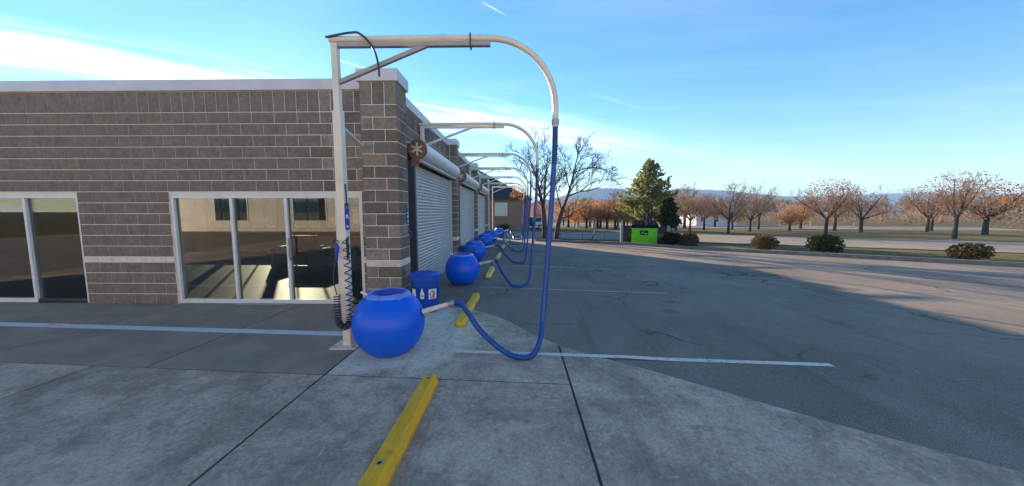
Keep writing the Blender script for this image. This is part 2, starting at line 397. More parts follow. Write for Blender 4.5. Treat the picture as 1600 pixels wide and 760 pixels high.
def mat_asphalt(name='asphalt', tint=(1, 1, 1)):
    m = bpy.data.materials.new(name); m.use_nodes = True
    T = NT(m.node_tree); b = m.node_tree.nodes['Principled BSDF']
    p = T.node('ShaderNodeNewGeometry').outputs['Position']
    big = T.noise(p, 0.35, 6, 0.6, 0.6)
    mid = T.noise(T.mapping(p, (1.6, 0.7, 1)), 1.6, 7, 0.65)
    agg = T.noise(p, 95, 3, 0.75)
    vo = T.node('ShaderNodeTexVoronoi', {'Scale': 130.0}); T.l.new(p, vo.inputs['Vector'])
    def k(c): return tuple(a * t for a, t in zip(c, tint))
    col = T.mix(T.ramp(big, [(0.35, 0), (0.68, 1)]), k((0.205, 0.157, 0.116)), k((0.305, 0.240, 0.180)))
    col = T.mix(T.math('MULTIPLY', T.ramp(mid, [(0.52, 0), (0.75, 1)]), 0.6), col, k((0.315, 0.265, 0.210)))
    col = T.mix(T.math('MULTIPLY', T.ramp(mid, [(0.26, 1), (0.40, 0)]), 0.55), col, k((0.120, 0.098, 0.077)))
    col = T.mix(0.7, col, T.mix(T.ramp(agg, [(0.32, 0), (0.68, 1)]), (0.15, 0.15, 0.15), (0.85, 0.85, 0.85)), 'OVERLAY')
    col = T.mix(T.math('MULTIPLY', T.ramp(vo.outputs['Distance'], [(0.08, 1), (0.2, 0)]), 0.35), col, (0.38, 0.33, 0.27))
    vo3 = T.node('ShaderNodeTexVoronoi', {'Scale': 0.9, 'Randomness': 1.0}); T.l.new(T.mapping(p, loc=(2, 7, 0)), vo3.inputs['Vector'])
    oil = T.math('MULTIPLY', T.ramp(T.math('ADD', vo3.outputs['Distance'], T.math('MULTIPLY', T.noise(p, 9, 5, 0.7), 0.16)), [(0.12, 1.0), (0.22, 0.0)]), T.math('GREATER_THAN', T.noise(p, 0.8, 2), 0.5))
    col = T.mix(T.math('MULTIPLY', oil, 0.55), col, k((0.06, 0.05, 0.042)))
    tm = T.noise(T.mapping(p, (3.2, 0.16, 1), (0, 0, -0.35)), 1.0, 5, 0.65)
    col = T.mix(T.math('MULTIPLY', T.ramp(tm, [(0.58, 0.0), (0.70, 1.0)]), 0.40), col, k((0.085, 0.070, 0.056)))
    grit = T.ramp(T.noise(p, 42, 2, 0.5), [(0.70, 0.0), (0.74, 1.0)])
    col = T.mix(T.math('MULTIPLY', grit, 0.5), col, (0.50, 0.44, 0.37))
    # wandering cracks
    wv = T.node('ShaderNodeTexVoronoi', {'Scale': 0.33, 'Randomness': 1.0}, feature='DISTANCE_TO_EDGE')
    wp = T.node('ShaderNodeVectorMath', operation='ADD'); T.l.new(p, wp.inputs[0])
    nv = T.node('ShaderNodeTexNoise', {'Scale': 1.4, 'Detail': 5.0}); T.l.new(p, nv.inputs['Vector']); T.l.new(nv.outputs['Color'], wp.inputs[1])
    T.l.new(wp.outputs[0], wv.inputs['Vector'])
    cr = T.math('MULTIPLY', T.ramp(wv.outputs['Distance'], [(0.003, 1.0), (0.010, 0.0)]), T.ramp(T.noise(p, 0.5, 2), [(0.45, 0.0), (0.6, 0.8)]))
    col = T.mix(cr, col, (0.02, 0.02, 0.02))
    T.l.new(col, b.inputs['Base Color'])
    b.inputs['Roughness'].default_value = 0.86; b.inputs['Specular IOR Level'].default_value = 0.35
    bn = T.node('ShaderNodeBump', {'Strength': 0.5, 'Distance': 0.006, 'Height': agg})
    T.l.new(bn.outputs[0], b.inputs['Normal'])
    return m
M_asph = mat_asphalt()
M_road = mat_asphalt('road asphalt', (1.15, 1.15, 1.15))

def mat_paint(name, color, under, wear=0.5, scale=9, edge=0.06):
    m = bpy.data.materials.new(name); m.use_nodes = True
    T = NT(m.node_tree); b = m.node_tree.nodes['Principled BSDF']
    p = T.node('ShaderNodeNewGeometry').outputs['Position']
    n = T.noise(p, scale, 7, 0.72)
    n2 = T.noise(p, 1.1, 3, 0.5)
    f = T.ramp(T.math('ADD', T.math('MULTIPLY', n, 0.75), T.math('MULTIPLY', n2, 0.25)), [(wear - edge, 1.0), (wear + edge, 0.0)])
    col = T.mix(T.ramp(T.noise(p, 30, 4), [(0.3, 0), (0.7, 1)]), tuple(c * 0.8 for c in color), color)
    T.l.new(T.mix(f, col, under), b.inputs['Base Color'])
    b.inputs['Roughness'].default_value = 0.8
    bn = T.node('ShaderNodeBump', {'Strength': 0.4, 'Distance': 0.006, 'Height': T.noise(p, 110, 4, 0.7)})
    T.l.new(bn.outputs[0], b.inputs['Normal'])
    return m
M_line = mat_paint('worn white line', (0.92, 0.82, 0.68), (0.36, 0.28, 0.20), 0.42, 22, 0.09)
M_line2 = mat_paint('faded white line', (0.62, 0.55, 0.46), (0.24, 0.20, 0.155), 0.46, 22, 0.12)

def mat_yellow(name, color, scuff):
    m = bpy.data.materials.new(name); m.use_nodes = True
    T = NT(m.node_tree); b = m.node_tree.nodes['Principled BSDF']
    p = T.node('ShaderNodeNewGeometry').outputs['Position']
    col = T.mix(T.ramp(T.noise(p, 4, 6, 0.65), [(0.3, 0), (0.7, 1)]), tuple(c * 0.86 for c in color), color)
    st = T.noise(T.mapping(p, (16, 1.1, 8)), 2.5, 7, 0.72)
    col = T.mix(T.math('MULTIPLY', T.ramp(st, [(0.50, 0), (0.66, 1)]), scuff), col, (0.10, 0.085, 0.06))
    chip = T.ramp(T.noise(p, 26, 6, 0.75), [(0.62, 0), (0.68, 1)])
    col = T.mix(T.math('MULTIPLY', chip, 0.55), col, (0.20, 0.18, 0.15))
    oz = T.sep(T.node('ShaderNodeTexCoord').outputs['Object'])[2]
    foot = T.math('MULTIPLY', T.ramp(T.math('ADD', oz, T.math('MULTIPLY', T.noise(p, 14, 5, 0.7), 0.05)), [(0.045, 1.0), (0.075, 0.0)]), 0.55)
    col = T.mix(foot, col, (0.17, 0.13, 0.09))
    rub = T.noise(T.mapping(p, (3, 5, 3)), 1.3, 6, 0.7)
    col = T.mix(T.math('MULTIPLY', T.ramp(rub, [(0.60, 0.0), (0.70, 1.0)]), 0.35), col, (0.12, 0.09, 0.06))
    T.l.new(col, b.inputs['Base Color']); b.inputs['Roughness'].default_value = 0.72
    bn = T.node('ShaderNodeBump', {'Strength': 0.35, 'Distance': 0.006, 'Height': T.noise(p, 70, 5, 0.7)})
    T.l.new(bn.outputs[0], b.inputs['Normal'])
    return m
M_yel1 = mat_yellow('yellow stop paint', (0.98, 0.47, 0.005), 0.30)
M_yel2 = mat_yellow('yellow stop paint worn', (0.96, 0.56, 0.04), 0.6)
M_yel3 = mat_yellow('faded stop paint', (0.95, 0.66, 0.20), 0.45)

def mat_ground():
    m = bpy.data.materials.new('dormant grass and soil'); m.use_nodes = True
    T = NT(m.node_tree); b = m.node_tree.nodes['Principled BSDF']
    p = T.node('ShaderNodeNewGeometry').outputs['Position']
    big = T.noise(p, 0.06, 5, 0.6)
    col = T.mix(T.ramp(big, [(0.4, 0), (0.6, 1)]), (0.19, 0.135, 0.058), (0.13, 0.115, 0.045))
    col = T.mix(T.ramp(T.noise(p, 0.6, 7, 0.7), [(0.45, 0), (0.7, 1)]), col, (0.25, 0.18, 0.075))
    col = T.mix(0.6, col, T.mix(T.ramp(T.noise(p, 9, 5, 0.8), [(0.3, 0), (0.7, 1)]), (0.2, 0.2, 0.2), (0.8, 0.8, 0.8)), 'OVERLAY')
    T.l.new(col, b.inputs['Base Color']); b.inputs['Roughness'].default_value = 1.0; b.inputs['Specular IOR Level'].default_value = 0.1
    bn = T.node('ShaderNodeBump', {'Strength': 0.8, 'Distance': 0.05, 'Height': T.noise(p, 18, 5, 0.8)})
    T.l.new(bn.outputs[0], b.inputs['Normal'])
    return m
M_ground = mat_ground()

def mat_leaf(name, c1, c2, trans=0.35, nscale=0.8):
    m = bpy.data.materials.new(name); m.use_nodes = True
    T = NT(m.node_tree); T.n.clear()
    p = T.node('ShaderNodeTexCoord').outputs['Object']
    f = T.ramp(T.noise(p, nscale, 4, 0.6), [(0.35, 0), (0.65, 1)])
    col = T.mix(f, c1, c2)
    f2 = T.noise(p, nscale * 14, 2)
    col = T.mix(0.5, col, T.mix(f2, (0.1, 0.1, 0.1), (0.9, 0.9, 0.9)), 'OVERLAY')
    di = T.node('ShaderNodeBsdfDiffuse', {'Color': col}); tr = T.node('ShaderNodeBsdfTranslucent', {'Color': col})
    mx = T.node('ShaderNodeMixShader', {0: trans}); T.l.new(di.outputs[0], mx.inputs[1]); T.l.new(tr.outputs[0], mx.inputs[2])
    T.l.new(mx.outputs[0], T.node('ShaderNodeOutputMaterial').inputs[0])
    return m
M_bark = mat('bark', (0.075, 0.058, 0.048), 0.95, var=0.35, nscale=12, bump=0.6, bscale=40)
M_twig = mat('twigs', (0.13, 0.088, 0.066), 0.95, var=0.3, nscale=3)
M_twigfar = mat('far twigs', (0.28, 0.17, 0.105), 0.95, var=0.3, nscale=0.6)
M_barkdark = mat('dark bark', (0.035, 0.027, 0.023), 0.95, var=0.3, nscale=6)
M_needle = mat_leaf('evergreen needles', (0.15, 0.19, 0.065), (0.31, 0.29, 0.095), 0.48)
M_needle2 = mat_leaf('dark evergreen needles', (0.035, 0.050, 0.022), (0.06, 0.07, 0.028), 0.25)
M_hedge = mat_leaf('hedge leaves', (0.020, 0.040, 0.014), (0.040, 0.060, 0.020), 0.25)
M_shrub = mat_leaf('brown shrub leaves', (0.115, 0.085, 0.035), (0.16, 0.115, 0.045), 0.3)
M_yelleaf = mat_leaf('yellow shrub leaves', (0.55, 0.36, 0.02), (0.42, 0.30, 0.03), 0.4)
M_oleaf = mat_leaf('orange autumn leaves', (0.72, 0.27, 0.030), (0.80, 0.38, 0.055), 0.55)
M_bleaf = mat_leaf('brown autumn leaves', (0.36, 0.175, 0.065), (0.46, 0.24, 0.095), 0.5)
M_woods = mat_leaf('winter woods', (0.24, 0.150, 0.095), (0.34, 0.215, 0.125), 0.45, 0.08)
M_woodsgreen = mat_leaf('yellow green crown', (0.16, 0.17, 0.035), (0.22, 0.21, 0.05), 0.4)

# ------------------------------------------------------------------ the setting: ground, lot, concrete, road, hills
def sheet(xs_ys_poly, dz, name, m, parent=None, step=None):
    mb = MB(); mb.add([(x, y, gz(y) + dz) for x, y in xs_ys_poly], [tuple(range(len(xs_ys_poly)))])
    return mb.build(name, m, parent)
def ground_sheet():
    mb = MB()
    ys = [-900, -200, -30, 0, 30, 60, 62, 100, 160, 260, 500, 1200, 4500]
    xs = [-4000, -600, -150, -40, -10, 0, 10, 40, 150, 600, 4000]
    vs = []
    for y in ys:
        for x in xs: vs.append((x, y, gz(y) - 0.055))
    n = len(xs)
    fs = [(j * n + i, j * n + i + 1, (j + 1) * n + i + 1, (j + 1) * n + i) for j in range(len(ys) - 1) for i in range(n - 1)]
    mb.add(vs, fs)
    struct(mb.build('ground', M_ground))
ground_sheet()

# asphalt parking lot; its far edge runs obliquely
LOT_EDGE = [(1.2, 22.3), (6.3, 19.45), (8.7, 16.9), (14.0, 12.9), (30.0, 1.0)]
lot_poly = [(-30, -12), (30, -12)] + LOT_EDGE[::-1] + [(1.2, 25.8), (-14, 27.5), (-30, 29)]
mb = MB()
cuts = []
mb.add([(x, y, gz(y) - 0.012) for x, y in lot_poly], [tuple(range(len(lot_poly)))])
struct(mb.build('asphalt_lot', M_asph))

ARC = [(-2.6, 6.28), (-1.45, 6.0), (-0.77, 5.67), (-0.42, 5.40), (-0.095, 4.99), (0.14, 4.57), (0.56, 4.05), (0.96, 3.735), (1.31, 3.50), (1.72, 3.16), (2.6, 2.45), (3.9, 1.6), (6.0, 0.8), (9.5, 0.3), (14, 0.1)]
def arc_y(x):
    for (a, b), (c, d) in zip(ARC, ARC[1:]):
        if a <= x <= c: return b + (d - b) * (x - a) / (c - a)
    return ARC[0][1] if x < ARC[0][0] else ARC[-1][1]
apron = empty('concrete_apron'); struct(apron)
def slab(poly, m=None, top=0.0):
    mb = MB(); n = len(poly)
    mb.add([(x, y, gz(y) + top) for x, y in poly] + [(x, y, gz(y) - 0.10) for x, y in poly],
           [tuple(range(n)), tuple(reversed(range(n, 2 * n)))] + [(i, n + i, n + (i + 1) % n, (i + 1) % n) for i in range(n)])
    o = mb.build('concrete_slab', m or M_conc, apron)
    return o
J = 0.012
def arc_pts(x0, x1):
    return [(x0, arc_y(x0))] + [p for p in ARC if x0 < p[0] < x1] + [(x1, arc_y(x1))]
slab([(-1.985 + J, 3.27 + J), (0.51 - J, 3.12 + J)] + [p for p in arc_pts(-1.985 + J, 0.51 - J)][::-1])
slab([(-1.985 + J, -0.4 + J), (0.50 - J, -0.4 + J), (0.51 - J, 3.12 - J), (-1.985 + J, 3.27 - J)])
slab([(-1.985 + J, -8), (0.50 - J, -8), (0.50 - J, -0.4 - J), (-1.985 + J, -0.4 - J)])
slab([(0.50 + J, 0.12 + J), (3.4 - J, 0.12 + J)] + arc_pts(0.51 + J, 3.4 - J)[::-1])
slab([(0.50 + J, -8), (3.4 - J, -8), (3.4 - J, 0.12 - J), (0.50 + J, 0.12 - J)])
slab([(3.4 + J, -8), (12, -8)] + arc_pts(3.4 + J, 12)[::-1])
slab([(-4.6 + J, -8), (-1.985 - J, -8), (-1.985 - J, 3.27 - J), (-4.6 + J, 3.43 - J)])
slab([(-7.6 + J, -8), (-4.6 - J, -8), (-4.6 - J, 3.43 - J), (-7.6 + J, 3.61 - J)])
slab([(-13, -8), (-7.6 - J, -8), (-7.6 - J, 3.61 - J), (-13, 3.93 - J)])
for x0, x1 in ((-4.0, -1.985), (-6.2, -4.0), (-8.6, -6.2), (-11.0, -8.6), (-14, -11.0)):
    slab([(x0 + J, 3.27 + J + (-1.985 - x0) * 0.06), (x1 - J, 3.27 + J + (-1.985 - x1) * 0.06), (x1 - J, 6.3), (x0 + J, 6.3)], M_walk)

M_tar = mat('joint sealant and dirt', (0.05, 0.042, 0.036), 0.8, var=0.4, nscale=5)
for a, b in (((-1.985, -8), (-1.985, 6.2)), ((0.505, -8), (0.51, 4.1)), ((-1.985, 3.27), (0.51, 3.12)), ((-14, 3.99), (-1.985, 3.27)), ((-1.985, -0.4), (0.5, -0.4)), ((0.5, 0.12), (3.4, 0.12)), ((3.4, -8), (3.4, 1.9)), ((-4.6, -8), (-4.6, 3.43)), ((-7.6, -8), (-7.6, 3.61)), ((-4.0, 3.39), (-4.0, 6.2)), ((-6.2, 3.5), (-6.2, 6.2)), ((-8.6, 3.65), (-8.6, 6.2)), ((-11, 3.8), (-11, 6.2))):
    d = Vector((b[0] - a[0], b[1] - a[1])).normalized(); n_ = Vector((-d.y, d.x)) * 0.016
    mb = MB(); mb.add([(a[0] + n_.x, a[1] + n_.y, gz(a[1]) - 0.007), (a[0] - n_.x, a[1] - n_.y, gz(a[1]) - 0.007), (b[0] - n_.x, b[1] - n_.y, gz(b[1]) - 0.007), (b[0] + n_.x, b[1] + n_.y, gz(b[1]) - 0.007)], [(0, 1, 2, 3)])
    mb.build('joint_sealant', M_tar, apron)

def painted_line(x0, y0, x1, y1, w, m, label):
    mb = MB(); d = Vector((x1 - x0, y1 - y0)).normalized(); nx, ny = -d.y * w / 2, d.x * w / 2
    N = 10; vs = []
    for i in range(N + 1):
        t = i / N; x = x0 + (x1 - x0) * t; y = y0 + (y1 - y0) * t
        onconc = y < arc_y(x) if -2.6 < x else True
        dz = 0.004 if onconc or y < arc_y(x) + 0.3 else -0.008
        vs += [(x + nx, y + ny, gz(y + ny) + dz), (x - nx, y - ny, gz(y - ny) + dz)]
    mb.add(vs, [(2 * i, 2 * i + 1, 2 * i + 3, 2 * i + 2) for i in range(N)])
    o = mb.build('painted_line', m); struct(o)
    return o
painted_line(-0.93, 3.90, 3.45, 3.62, 0.085, M_line, '')
painted_line(-0.88, 7.60, 3.15, 7.06, 0.075, M_line2, '')
painted_line(-0.85, 11.15, 2.9, 10.35, 0.08, M_line2, '')
painted_line(-0.85, 15.0, 2.2, 14.4, 0.08, M_line2, '')
painted_line(-0.85, 18.8, 1.6, 18.3, 0.08, M_line2, '')
mb = MB(); mb.add([(-2.30, 4.52, gz(4.52) + 0.005), (-2.30, 4.36, gz(4.36) + 0.005), (-9.0, 4.75, gz(4.75) + 0.005), (-9.0, 4.92, gz(4.92) + 0.005)], [(0, 1, 2, 3)])
struct(mb.build('painted_line', mat_paint('walkway white line', (0.78, 0.74, 0.68), (0.36, 0.28, 0.2), 0.40)))

# kerb along the far edge of the lot, in stones of about 1.8 m
kerb = empty('lot_kerb'); struct(kerb)
def kerb_run(a, b, w=0.16, h=0.13, L=1.8):
    a, b = Vector(a), Vector(b); d = b - a; n = max(1, round(d.length / L)); u = d.normalized(); nn = Vector((-u.y, u.x)) * w
    for i in range(n):
        p, q = a + d * (i / n) + u * 0.006, a + d * ((i + 1) / n) - u * 0.006
        mb = MB(); c = 0.02
        vs = []
        for pt in (p, q):
            z = gz(pt.y)
            for off, hh in ((0, -0.06), (0, h - c), (0.12, h), (1, h), (1, -0.06)):
                r = pt + nn * off
                vs.append((r.x, r.y, z + hh))
        mb.add(vs, [(0, 1, 2, 3, 4), (9, 8, 7, 6, 5)] + [(i2, i2 + 5, (i2 + 1) % 5 + 5, (i2 + 1) % 5) for i2 in range(5)])
        mb.build('kerb_stone', M_kerb, kerb)
for p, q in zip(LOT_EDGE[::-1], LOT_EDGE[::-1][1:]): kerb_run(p, q)

# verge behind the kerb, then a road and the field
road_far = [(2.2, 25.2), (12, 21.2), (60, 6), (60, 14), (30, 24), (14, 31.0), (2.2, 34.0), (-3, 36.5), (-40, 46), (-40, 36), (-4, 28.4)]
mb = MB()
RN = [(-60, 34.5), (-20, 31.5), (-4, 28.6), (2.2, 25.3), (7, 23.2), (14, 20.2), (30, 11.5), (70, -10)]
RF = [(-60, 42), (-20, 38.8), (-4, 37.0), (2.2, 35.6), (9, 34.0), (18, 29.5), (36, 20), (80, -2)]
vs = [(x, y, gz(y) - 0.02) for x, y in RN] + [(x, y, gz(y) - 0.02) for x, y in RF]
n = len(RN)
mb.add(vs, [(i, i + 1, n + i + 1, n + i) for i in range(n - 1)])
struct(mb.build('road', M_road))
mb = MB()
P1 = [(-10, 61), (6, 56), (16, 52), (30, 47), (60, 40)]; P2 = [(-10, 84), (8, 76), (20, 70), (36, 63), (70, 52)]
mb.add([(x, y, gz(y) - 0.03) for x, y in P1 + P2], [(i, i + 1, 6 + i, 5 + i) for i in range(4)])
struct(mb.build('far_road', M_road))

def hills():
    def ridge(name, Y, prof, m, depth, seed):
        random.seed(seed)
        mb = MB(); xs = []
        x = -4200.0 * Y / 1300
        cols = []
        while x < 4200 * Y / 1300:
            xs.append(x); x += 14.0 * Y / 1300
        def hgt(x):
            k = x / Y
            for (a, b), (c, d) in zip(prof, prof[1:]):
                if a <= k <= c:
                    t = (k - a) / (c - a); t = t * t * (3 - 2 * t)
                    return (b + (d - b) * t) * Y
            return prof[-1][1] * Y
        rows = 6
        for i, x in enumerate(xs):
            h = hgt(x)
            for r in range(rows):
                t = r / (rows - 1)
                rough = (random.random() - 0.3) * 3.0 * (1 if r > 0 else 0) * Y / 1300
                mb.v.append((x, Y - depth * (1 - t), -6 + (h + 6) * (t ** 0.8) + rough))
            mb.v.append((x, Y + depth, -6))
        R = rows + 1
        for i in range(len(xs) - 1):
            for r in range(rows):
                mb.f.append((i * R + r, (i + 1) * R + r, (i + 1) * R + r + 1, i * R + r + 1))
        struct(mb.build(name, m))
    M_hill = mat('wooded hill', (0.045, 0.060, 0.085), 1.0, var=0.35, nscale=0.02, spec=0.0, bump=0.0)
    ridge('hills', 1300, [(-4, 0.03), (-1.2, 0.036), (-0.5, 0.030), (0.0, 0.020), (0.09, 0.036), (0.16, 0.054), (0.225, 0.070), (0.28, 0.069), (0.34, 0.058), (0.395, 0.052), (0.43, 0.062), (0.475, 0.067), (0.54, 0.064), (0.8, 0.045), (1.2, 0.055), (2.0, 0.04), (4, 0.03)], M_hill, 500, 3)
hills()
random.seed(11)

# ------------------------------------------------------------------ the car wash building
BX = -1.98            # lot face of the pillars
WX = -2.27            # lot face of the wall between them
FY = 5.98             # face of the wall that looks at the camera
COURSE = 0.197
ZB = 0.795            # top of the pale band
ZTOP = ZB + 13 * COURSE
ZSOLD = 3.713
courses = []          # (z0, z1, material, kind)
z = 0.694
for i in range(6): courses.append((z - COURSE, z, M_cmu, i % 2)); z -= COURSE
courses.append((0.694, ZB, M_band, 0))
for i in range(13): courses.append((ZB + i * COURSE, ZB + (i + 1) * COURSE, M_cmu, (i + 1) % 2))
building = empty('car_wash_building', (BX, 5.6, gz(5.6)))
BO = Vector(building.location)
tag(building, 'low grey concrete block car wash building with roll-up shutters and white parapet', 'building')
BLK = []              # (score, box, material, parent)
MESHCACHE = {}
def put_block(x0, x1, y0, y1, z0, z1, m, par):
    g = 0.0062
    c = ((x0 + x1) / 2, (y0 + y1) / 2, (z0 + z1) / 2)
    px, py, d = proj(c)
    inside = 505 < px < 1095 and -10 < py < 770
    size = FPX * math.sqrt((x1 - x0 + (y1 - y0) * 0.5) * (z1 - z0)) / max(d, 0.1)
    if z1 < gz(y0) - 0.02: return
    BLK.append(((1000 if inside else 0) + size, (x0 + g, x1 - g, y0 + g, y1 - g, z0 + g, z1 - g), m, par))
def part(name, mb, m, par=None, smooth=False):
    o = mb.build(name, m, None, smooth)
    o.parent = par or building
    if par is None: o.location = -BO
    return o

def pillar(Y, depth=0.50, w=0.61):
    x1 = BX; x0 = BX - w
    e = 0.0125
    core = part('pillar', MB().box(x0 + e, x1 - e, Y + e, Y + depth - e, -0.6, ZSOLD), M_mortar)
    for (z0, z1, m, k) in courses:
        if k == 0:
            put_block(x0, x0 + 0.205, Y, Y + 0.2, z0, z1, m, core); put_block(x0 + 0.205, x1, Y, Y + 0.2, z0, z1, m, core)
            put_block(x1 - 0.2, x1, Y + 0.2, Y + depth, z0, z1, m, core)
        else:
            put_block(x0, x0 + 0.405, Y, Y + 0.2, z0, z1, m, core); put_block(x0 + 0.405, x1, Y, Y + 0.4, z0, z1, m, core)
            put_block(x1 - 0.2, x1, Y + 0.4, Y + depth, z0, z1, m, core)
    for i in range(3):
        put_block(x0 + i * w / 3, x0 + (i + 1) * w / 3, Y, Y + 0.17, ZTOP, ZSOLD, M_cmu, core)
    put_block(x1 - 0.19, x1, Y + 0.17, Y + 0.34, ZTOP, ZSOLD, M_cmu, core); put_block(x1 - 0.19, x1, Y + 0.34, Y + depth, ZTOP, ZSOLD, M_cmu, core)
    part('parapet_cap', MB().bevbox(x0 - 0.03, x1 + 0.035, Y - 0.035, Y + depth + 0.03, ZSOLD, 3.905, 0.006), M_cap)
    return core
PILLARS = [5.6, 10.8, 16.1, 21.4]
for y in PILLARS: pillar(y)

# wall facing the camera, with two glazed fronts
OPEN = [(-6.3, -2.80, -0.30, 1.955), (-12.2, -8.0, -0.30, 1.955)]
WALLX0 = -13.4
e = 0.0125
fwall = MB()
xs = [WALLX0, -12.2, -8.0, -6.3, -2.80, -2.592]
fwall.box(WALLX0, -12.2, FY + e, FY + 0.2, -0.6, 1.955); fwall.box(-8.0, -6.3, FY + e, FY + 0.2, -0.6, 1.955); fwall.box(-2.80, -2.592, FY + e, FY + 0.2, -0.6, 1.955)
fwall.box(WALLX0, -2.592, FY + e, FY + 0.2, 1.955, 3.716)
front_wall = part('front_wall', fwall, M_mortar)
for (z0, z1, m, k) in courses:
    x = WALLX0 - (0.2 if k else 0)
    while x < -2.592:
        a, b = max(x, WALLX0), min(x + 0.405, -2.592)
        x += 0.405
        if b - a < 0.05: continue
        segs = [(a, b)]
        for (o0, o1, p0, p1) in OPEN:
            if z0 < p1 - 0.02:
                ns = []
                for (s0, s1) in segs:
                    if s1 <= o0 or s0 >= o1: ns.append((s0, s1))
                    else:
                        if s0 < o0: ns.append((s0, o0))
                        if s1 > o1: ns.append((o1, s1))
                segs = ns
        for s0, s1 in segs:
            if s1 - s0 > 0.03:
                zz1 = z1; zz0 = z0
                if any(s0 < o1 and s1 > o0 and z0 < p1 < z1 for o0, o1, p0, p1 in OPEN): zz0 = 1.96
                put_block(s0, s1, FY, FY + 0.19, zz0, zz1, m, front_wall)
x = WALLX0
while x < -2.60:
    put_block(x, min(x + 0.2025, -2.592), FY, FY + 0.19, ZTOP, ZSOLD, M_cmu, front_wall); x += 0.2025
part('parapet_cap', MB().bevbox(WALLX0 - 0.03, -2.63, FY - 0.03, FY + 0.26, 3.717, 3.901, 0.006), M_cap)

# wall facing the lot, between the pillars
side_walls = []
segs = [(PILLARS[i] + 0.5, PILLARS[i + 1]) for i in range(3)]
for (a, b) in segs:
    mbw = MB().box(WX - 0.2, WX - e, a, b, 2.55, 3.716)
    mbw.box(WX - 0.2, WX - e, a, a + 0.75, -0.6, 2.55)
    sw = part('side_wall', mbw, M_mortar); side_walls.append(sw)
    for (z0, z1, m, k) in courses:
        if z1 < 2.5:
            put_block(WX - 0.19, WX, a, a + 0.375, z0, z1, m, sw); put_block(WX - 0.19, WX, a + 0.375, a + 0.75, z0, z1, m, sw); continue
        y = a - (0.2 if k else 0)
        while y < b:
            c, d = max(y, a), min(y + 0.405, b); y += 0.405
            if d - c > 0.04: put_block(WX - 0.19, WX, c, d, z0, z1, m, sw)
    y = a
    while y < b - 0.03:
        put_block(WX - 0.19, WX, y, min(y + 0.2025, b), ZTOP, ZSOLD, M_cmu, sw); y += 0.2025
    part('parapet_cap', MB().bevbox(WX - 0.26, WX + 0.03, a + 0.034, b - 0.04, 3.717, 3.901, 0.006), M_cap)
# end piece of the row beyond the last pillar
mbw = MB().box(WX - 0.2, WX - e + 0.12, 21.9, 24.7, -0.8, 3.716)
sw = part('side_wall', mbw, M_mortar)
for (z0, z1, m, k) in courses:
    y = 21.9 - (0.2 if k else 0)
    while y < 24.7:
        c, d = max(y, 21.9), min(y + 0.405, 24.7); y += 0.405
        if d - c > 0.04: put_block(WX - 0.07, WX + 0.12, c, d, z0, z1, m, sw)
part('parapet_cap', MB().bevbox(WX - 0.26, WX + 0.15, 21.93, 24.73, 3.717, 3.901, 0.006), M_cap)

BLK.sort(key=lambda t: -t[0])
for i, (sc_, bxx, m, par) in enumerate(BLK[:298]):
    x0, x1, y0, y1, z0, z1 = bxx
    dims = tuple(round(v, 3) for v in (x1 - x0, y1 - y0, z1 - z0)) + (m.name,)
    if dims not in MESHCACHE:
        me = MB().bevbox(-dims[0] / 2, dims[0] / 2, -dims[1] / 2, dims[1] / 2, -dims[2] / 2, dims[2] / 2, 0.004).mesh('block')
        me.materials.append(m); MESHCACHE[dims] = me
    o = bpy.data.objects.new('block', MESHCACHE[dims]); COL.objects.link(o)
    o.parent = par
    o.location = ((x0 + x1) / 2 + random.uniform(-.0008, .0008), (y0 + y1) / 2 + random.uniform(-.0008, .0008), (z0 + z1) / 2)
rest = {}
for sc_, b, m, par in BLK[298:]:
    rest.setdefault(m.name, MB()).box(*b)
for k, mbr in rest.items():
    stuff(part('blockwork', mbr, MATS[k]))

# roof, back walls and the room behind the glass
RB = 13.6
part('roof', MB().box(WALLX0 + 0.05, WX - 0.22, FY + 0.21, RB + 0.15, 3.40, 3.55), M_inner)
part('roof', MB().box(-6.2, WX - 0.22, RB + 0.155, 24.6, 3.40, 3.55), M_inner)
part('end_wall', MB().box(-6.4, -6.2, RB + 0.16, 24.7, -0.8, 3.71), M_cmu)
part('room_floor', MB().box(WALLX0, -2.6, FY + 0.05, RB, -0.30, -0.012), M_floor)
part('end_wall', MB().box(WALLX0 - 0.2, WALLX0, FY + 0.2, RB + 0.15, -0.8, 3.71), M_cmu)
part('partition_wall', MB().box(-2.66, -2.60, FY + 0.21, RB, -0.29, 3.39), M_inner)
part('partition_wall', MB().box(-6.19, WX - 0.24, 24.45, 24.7, -0.8, 3.39), M_cmu)
bw = MB()
bw.box(WALLX0 + 0.01, -2.67, RB, RB + 0.15, -0.28, 1.02); bw.box(WALLX0 + 0.01, -2.67, RB, RB + 0.15, 2.25, 3.39)
wx = [WALLX0 + 0.01]
nw = 6; span = (-2.67 - WALLX0) / nw
for i in range(nw + 1):
    c = WALLX0 + i * span; bw.box(max(WALLX0 + 0.01, c - 0.09), min(-2.67, c + 0.09), RB, RB + 0.15, 1.02, 2.25)
part('back_wall', bw, M_inner)
fr = MB()
for i in range(nw):
    for f in (0.33, 0.66):
        c = WALLX0 + (i + f) * span; fr.box(c - 0.02, c + 0.02, RB + 0.04, RB + 0.09, 1.02, 2.25)
part('back_window_frame', fr, M_white)
M_tint = mat_glass((0.30, 0.31, 0.30, 1))
for i in range(nw):
    a, b = WALLX0 + i * span + 0.091, WALLX0 + (i + 1) * span - 0.091
    part('back_window_pane', MB().box(a, b, RB + 0.10, RB + 0.108, 1.021, 2.249), M_tint)

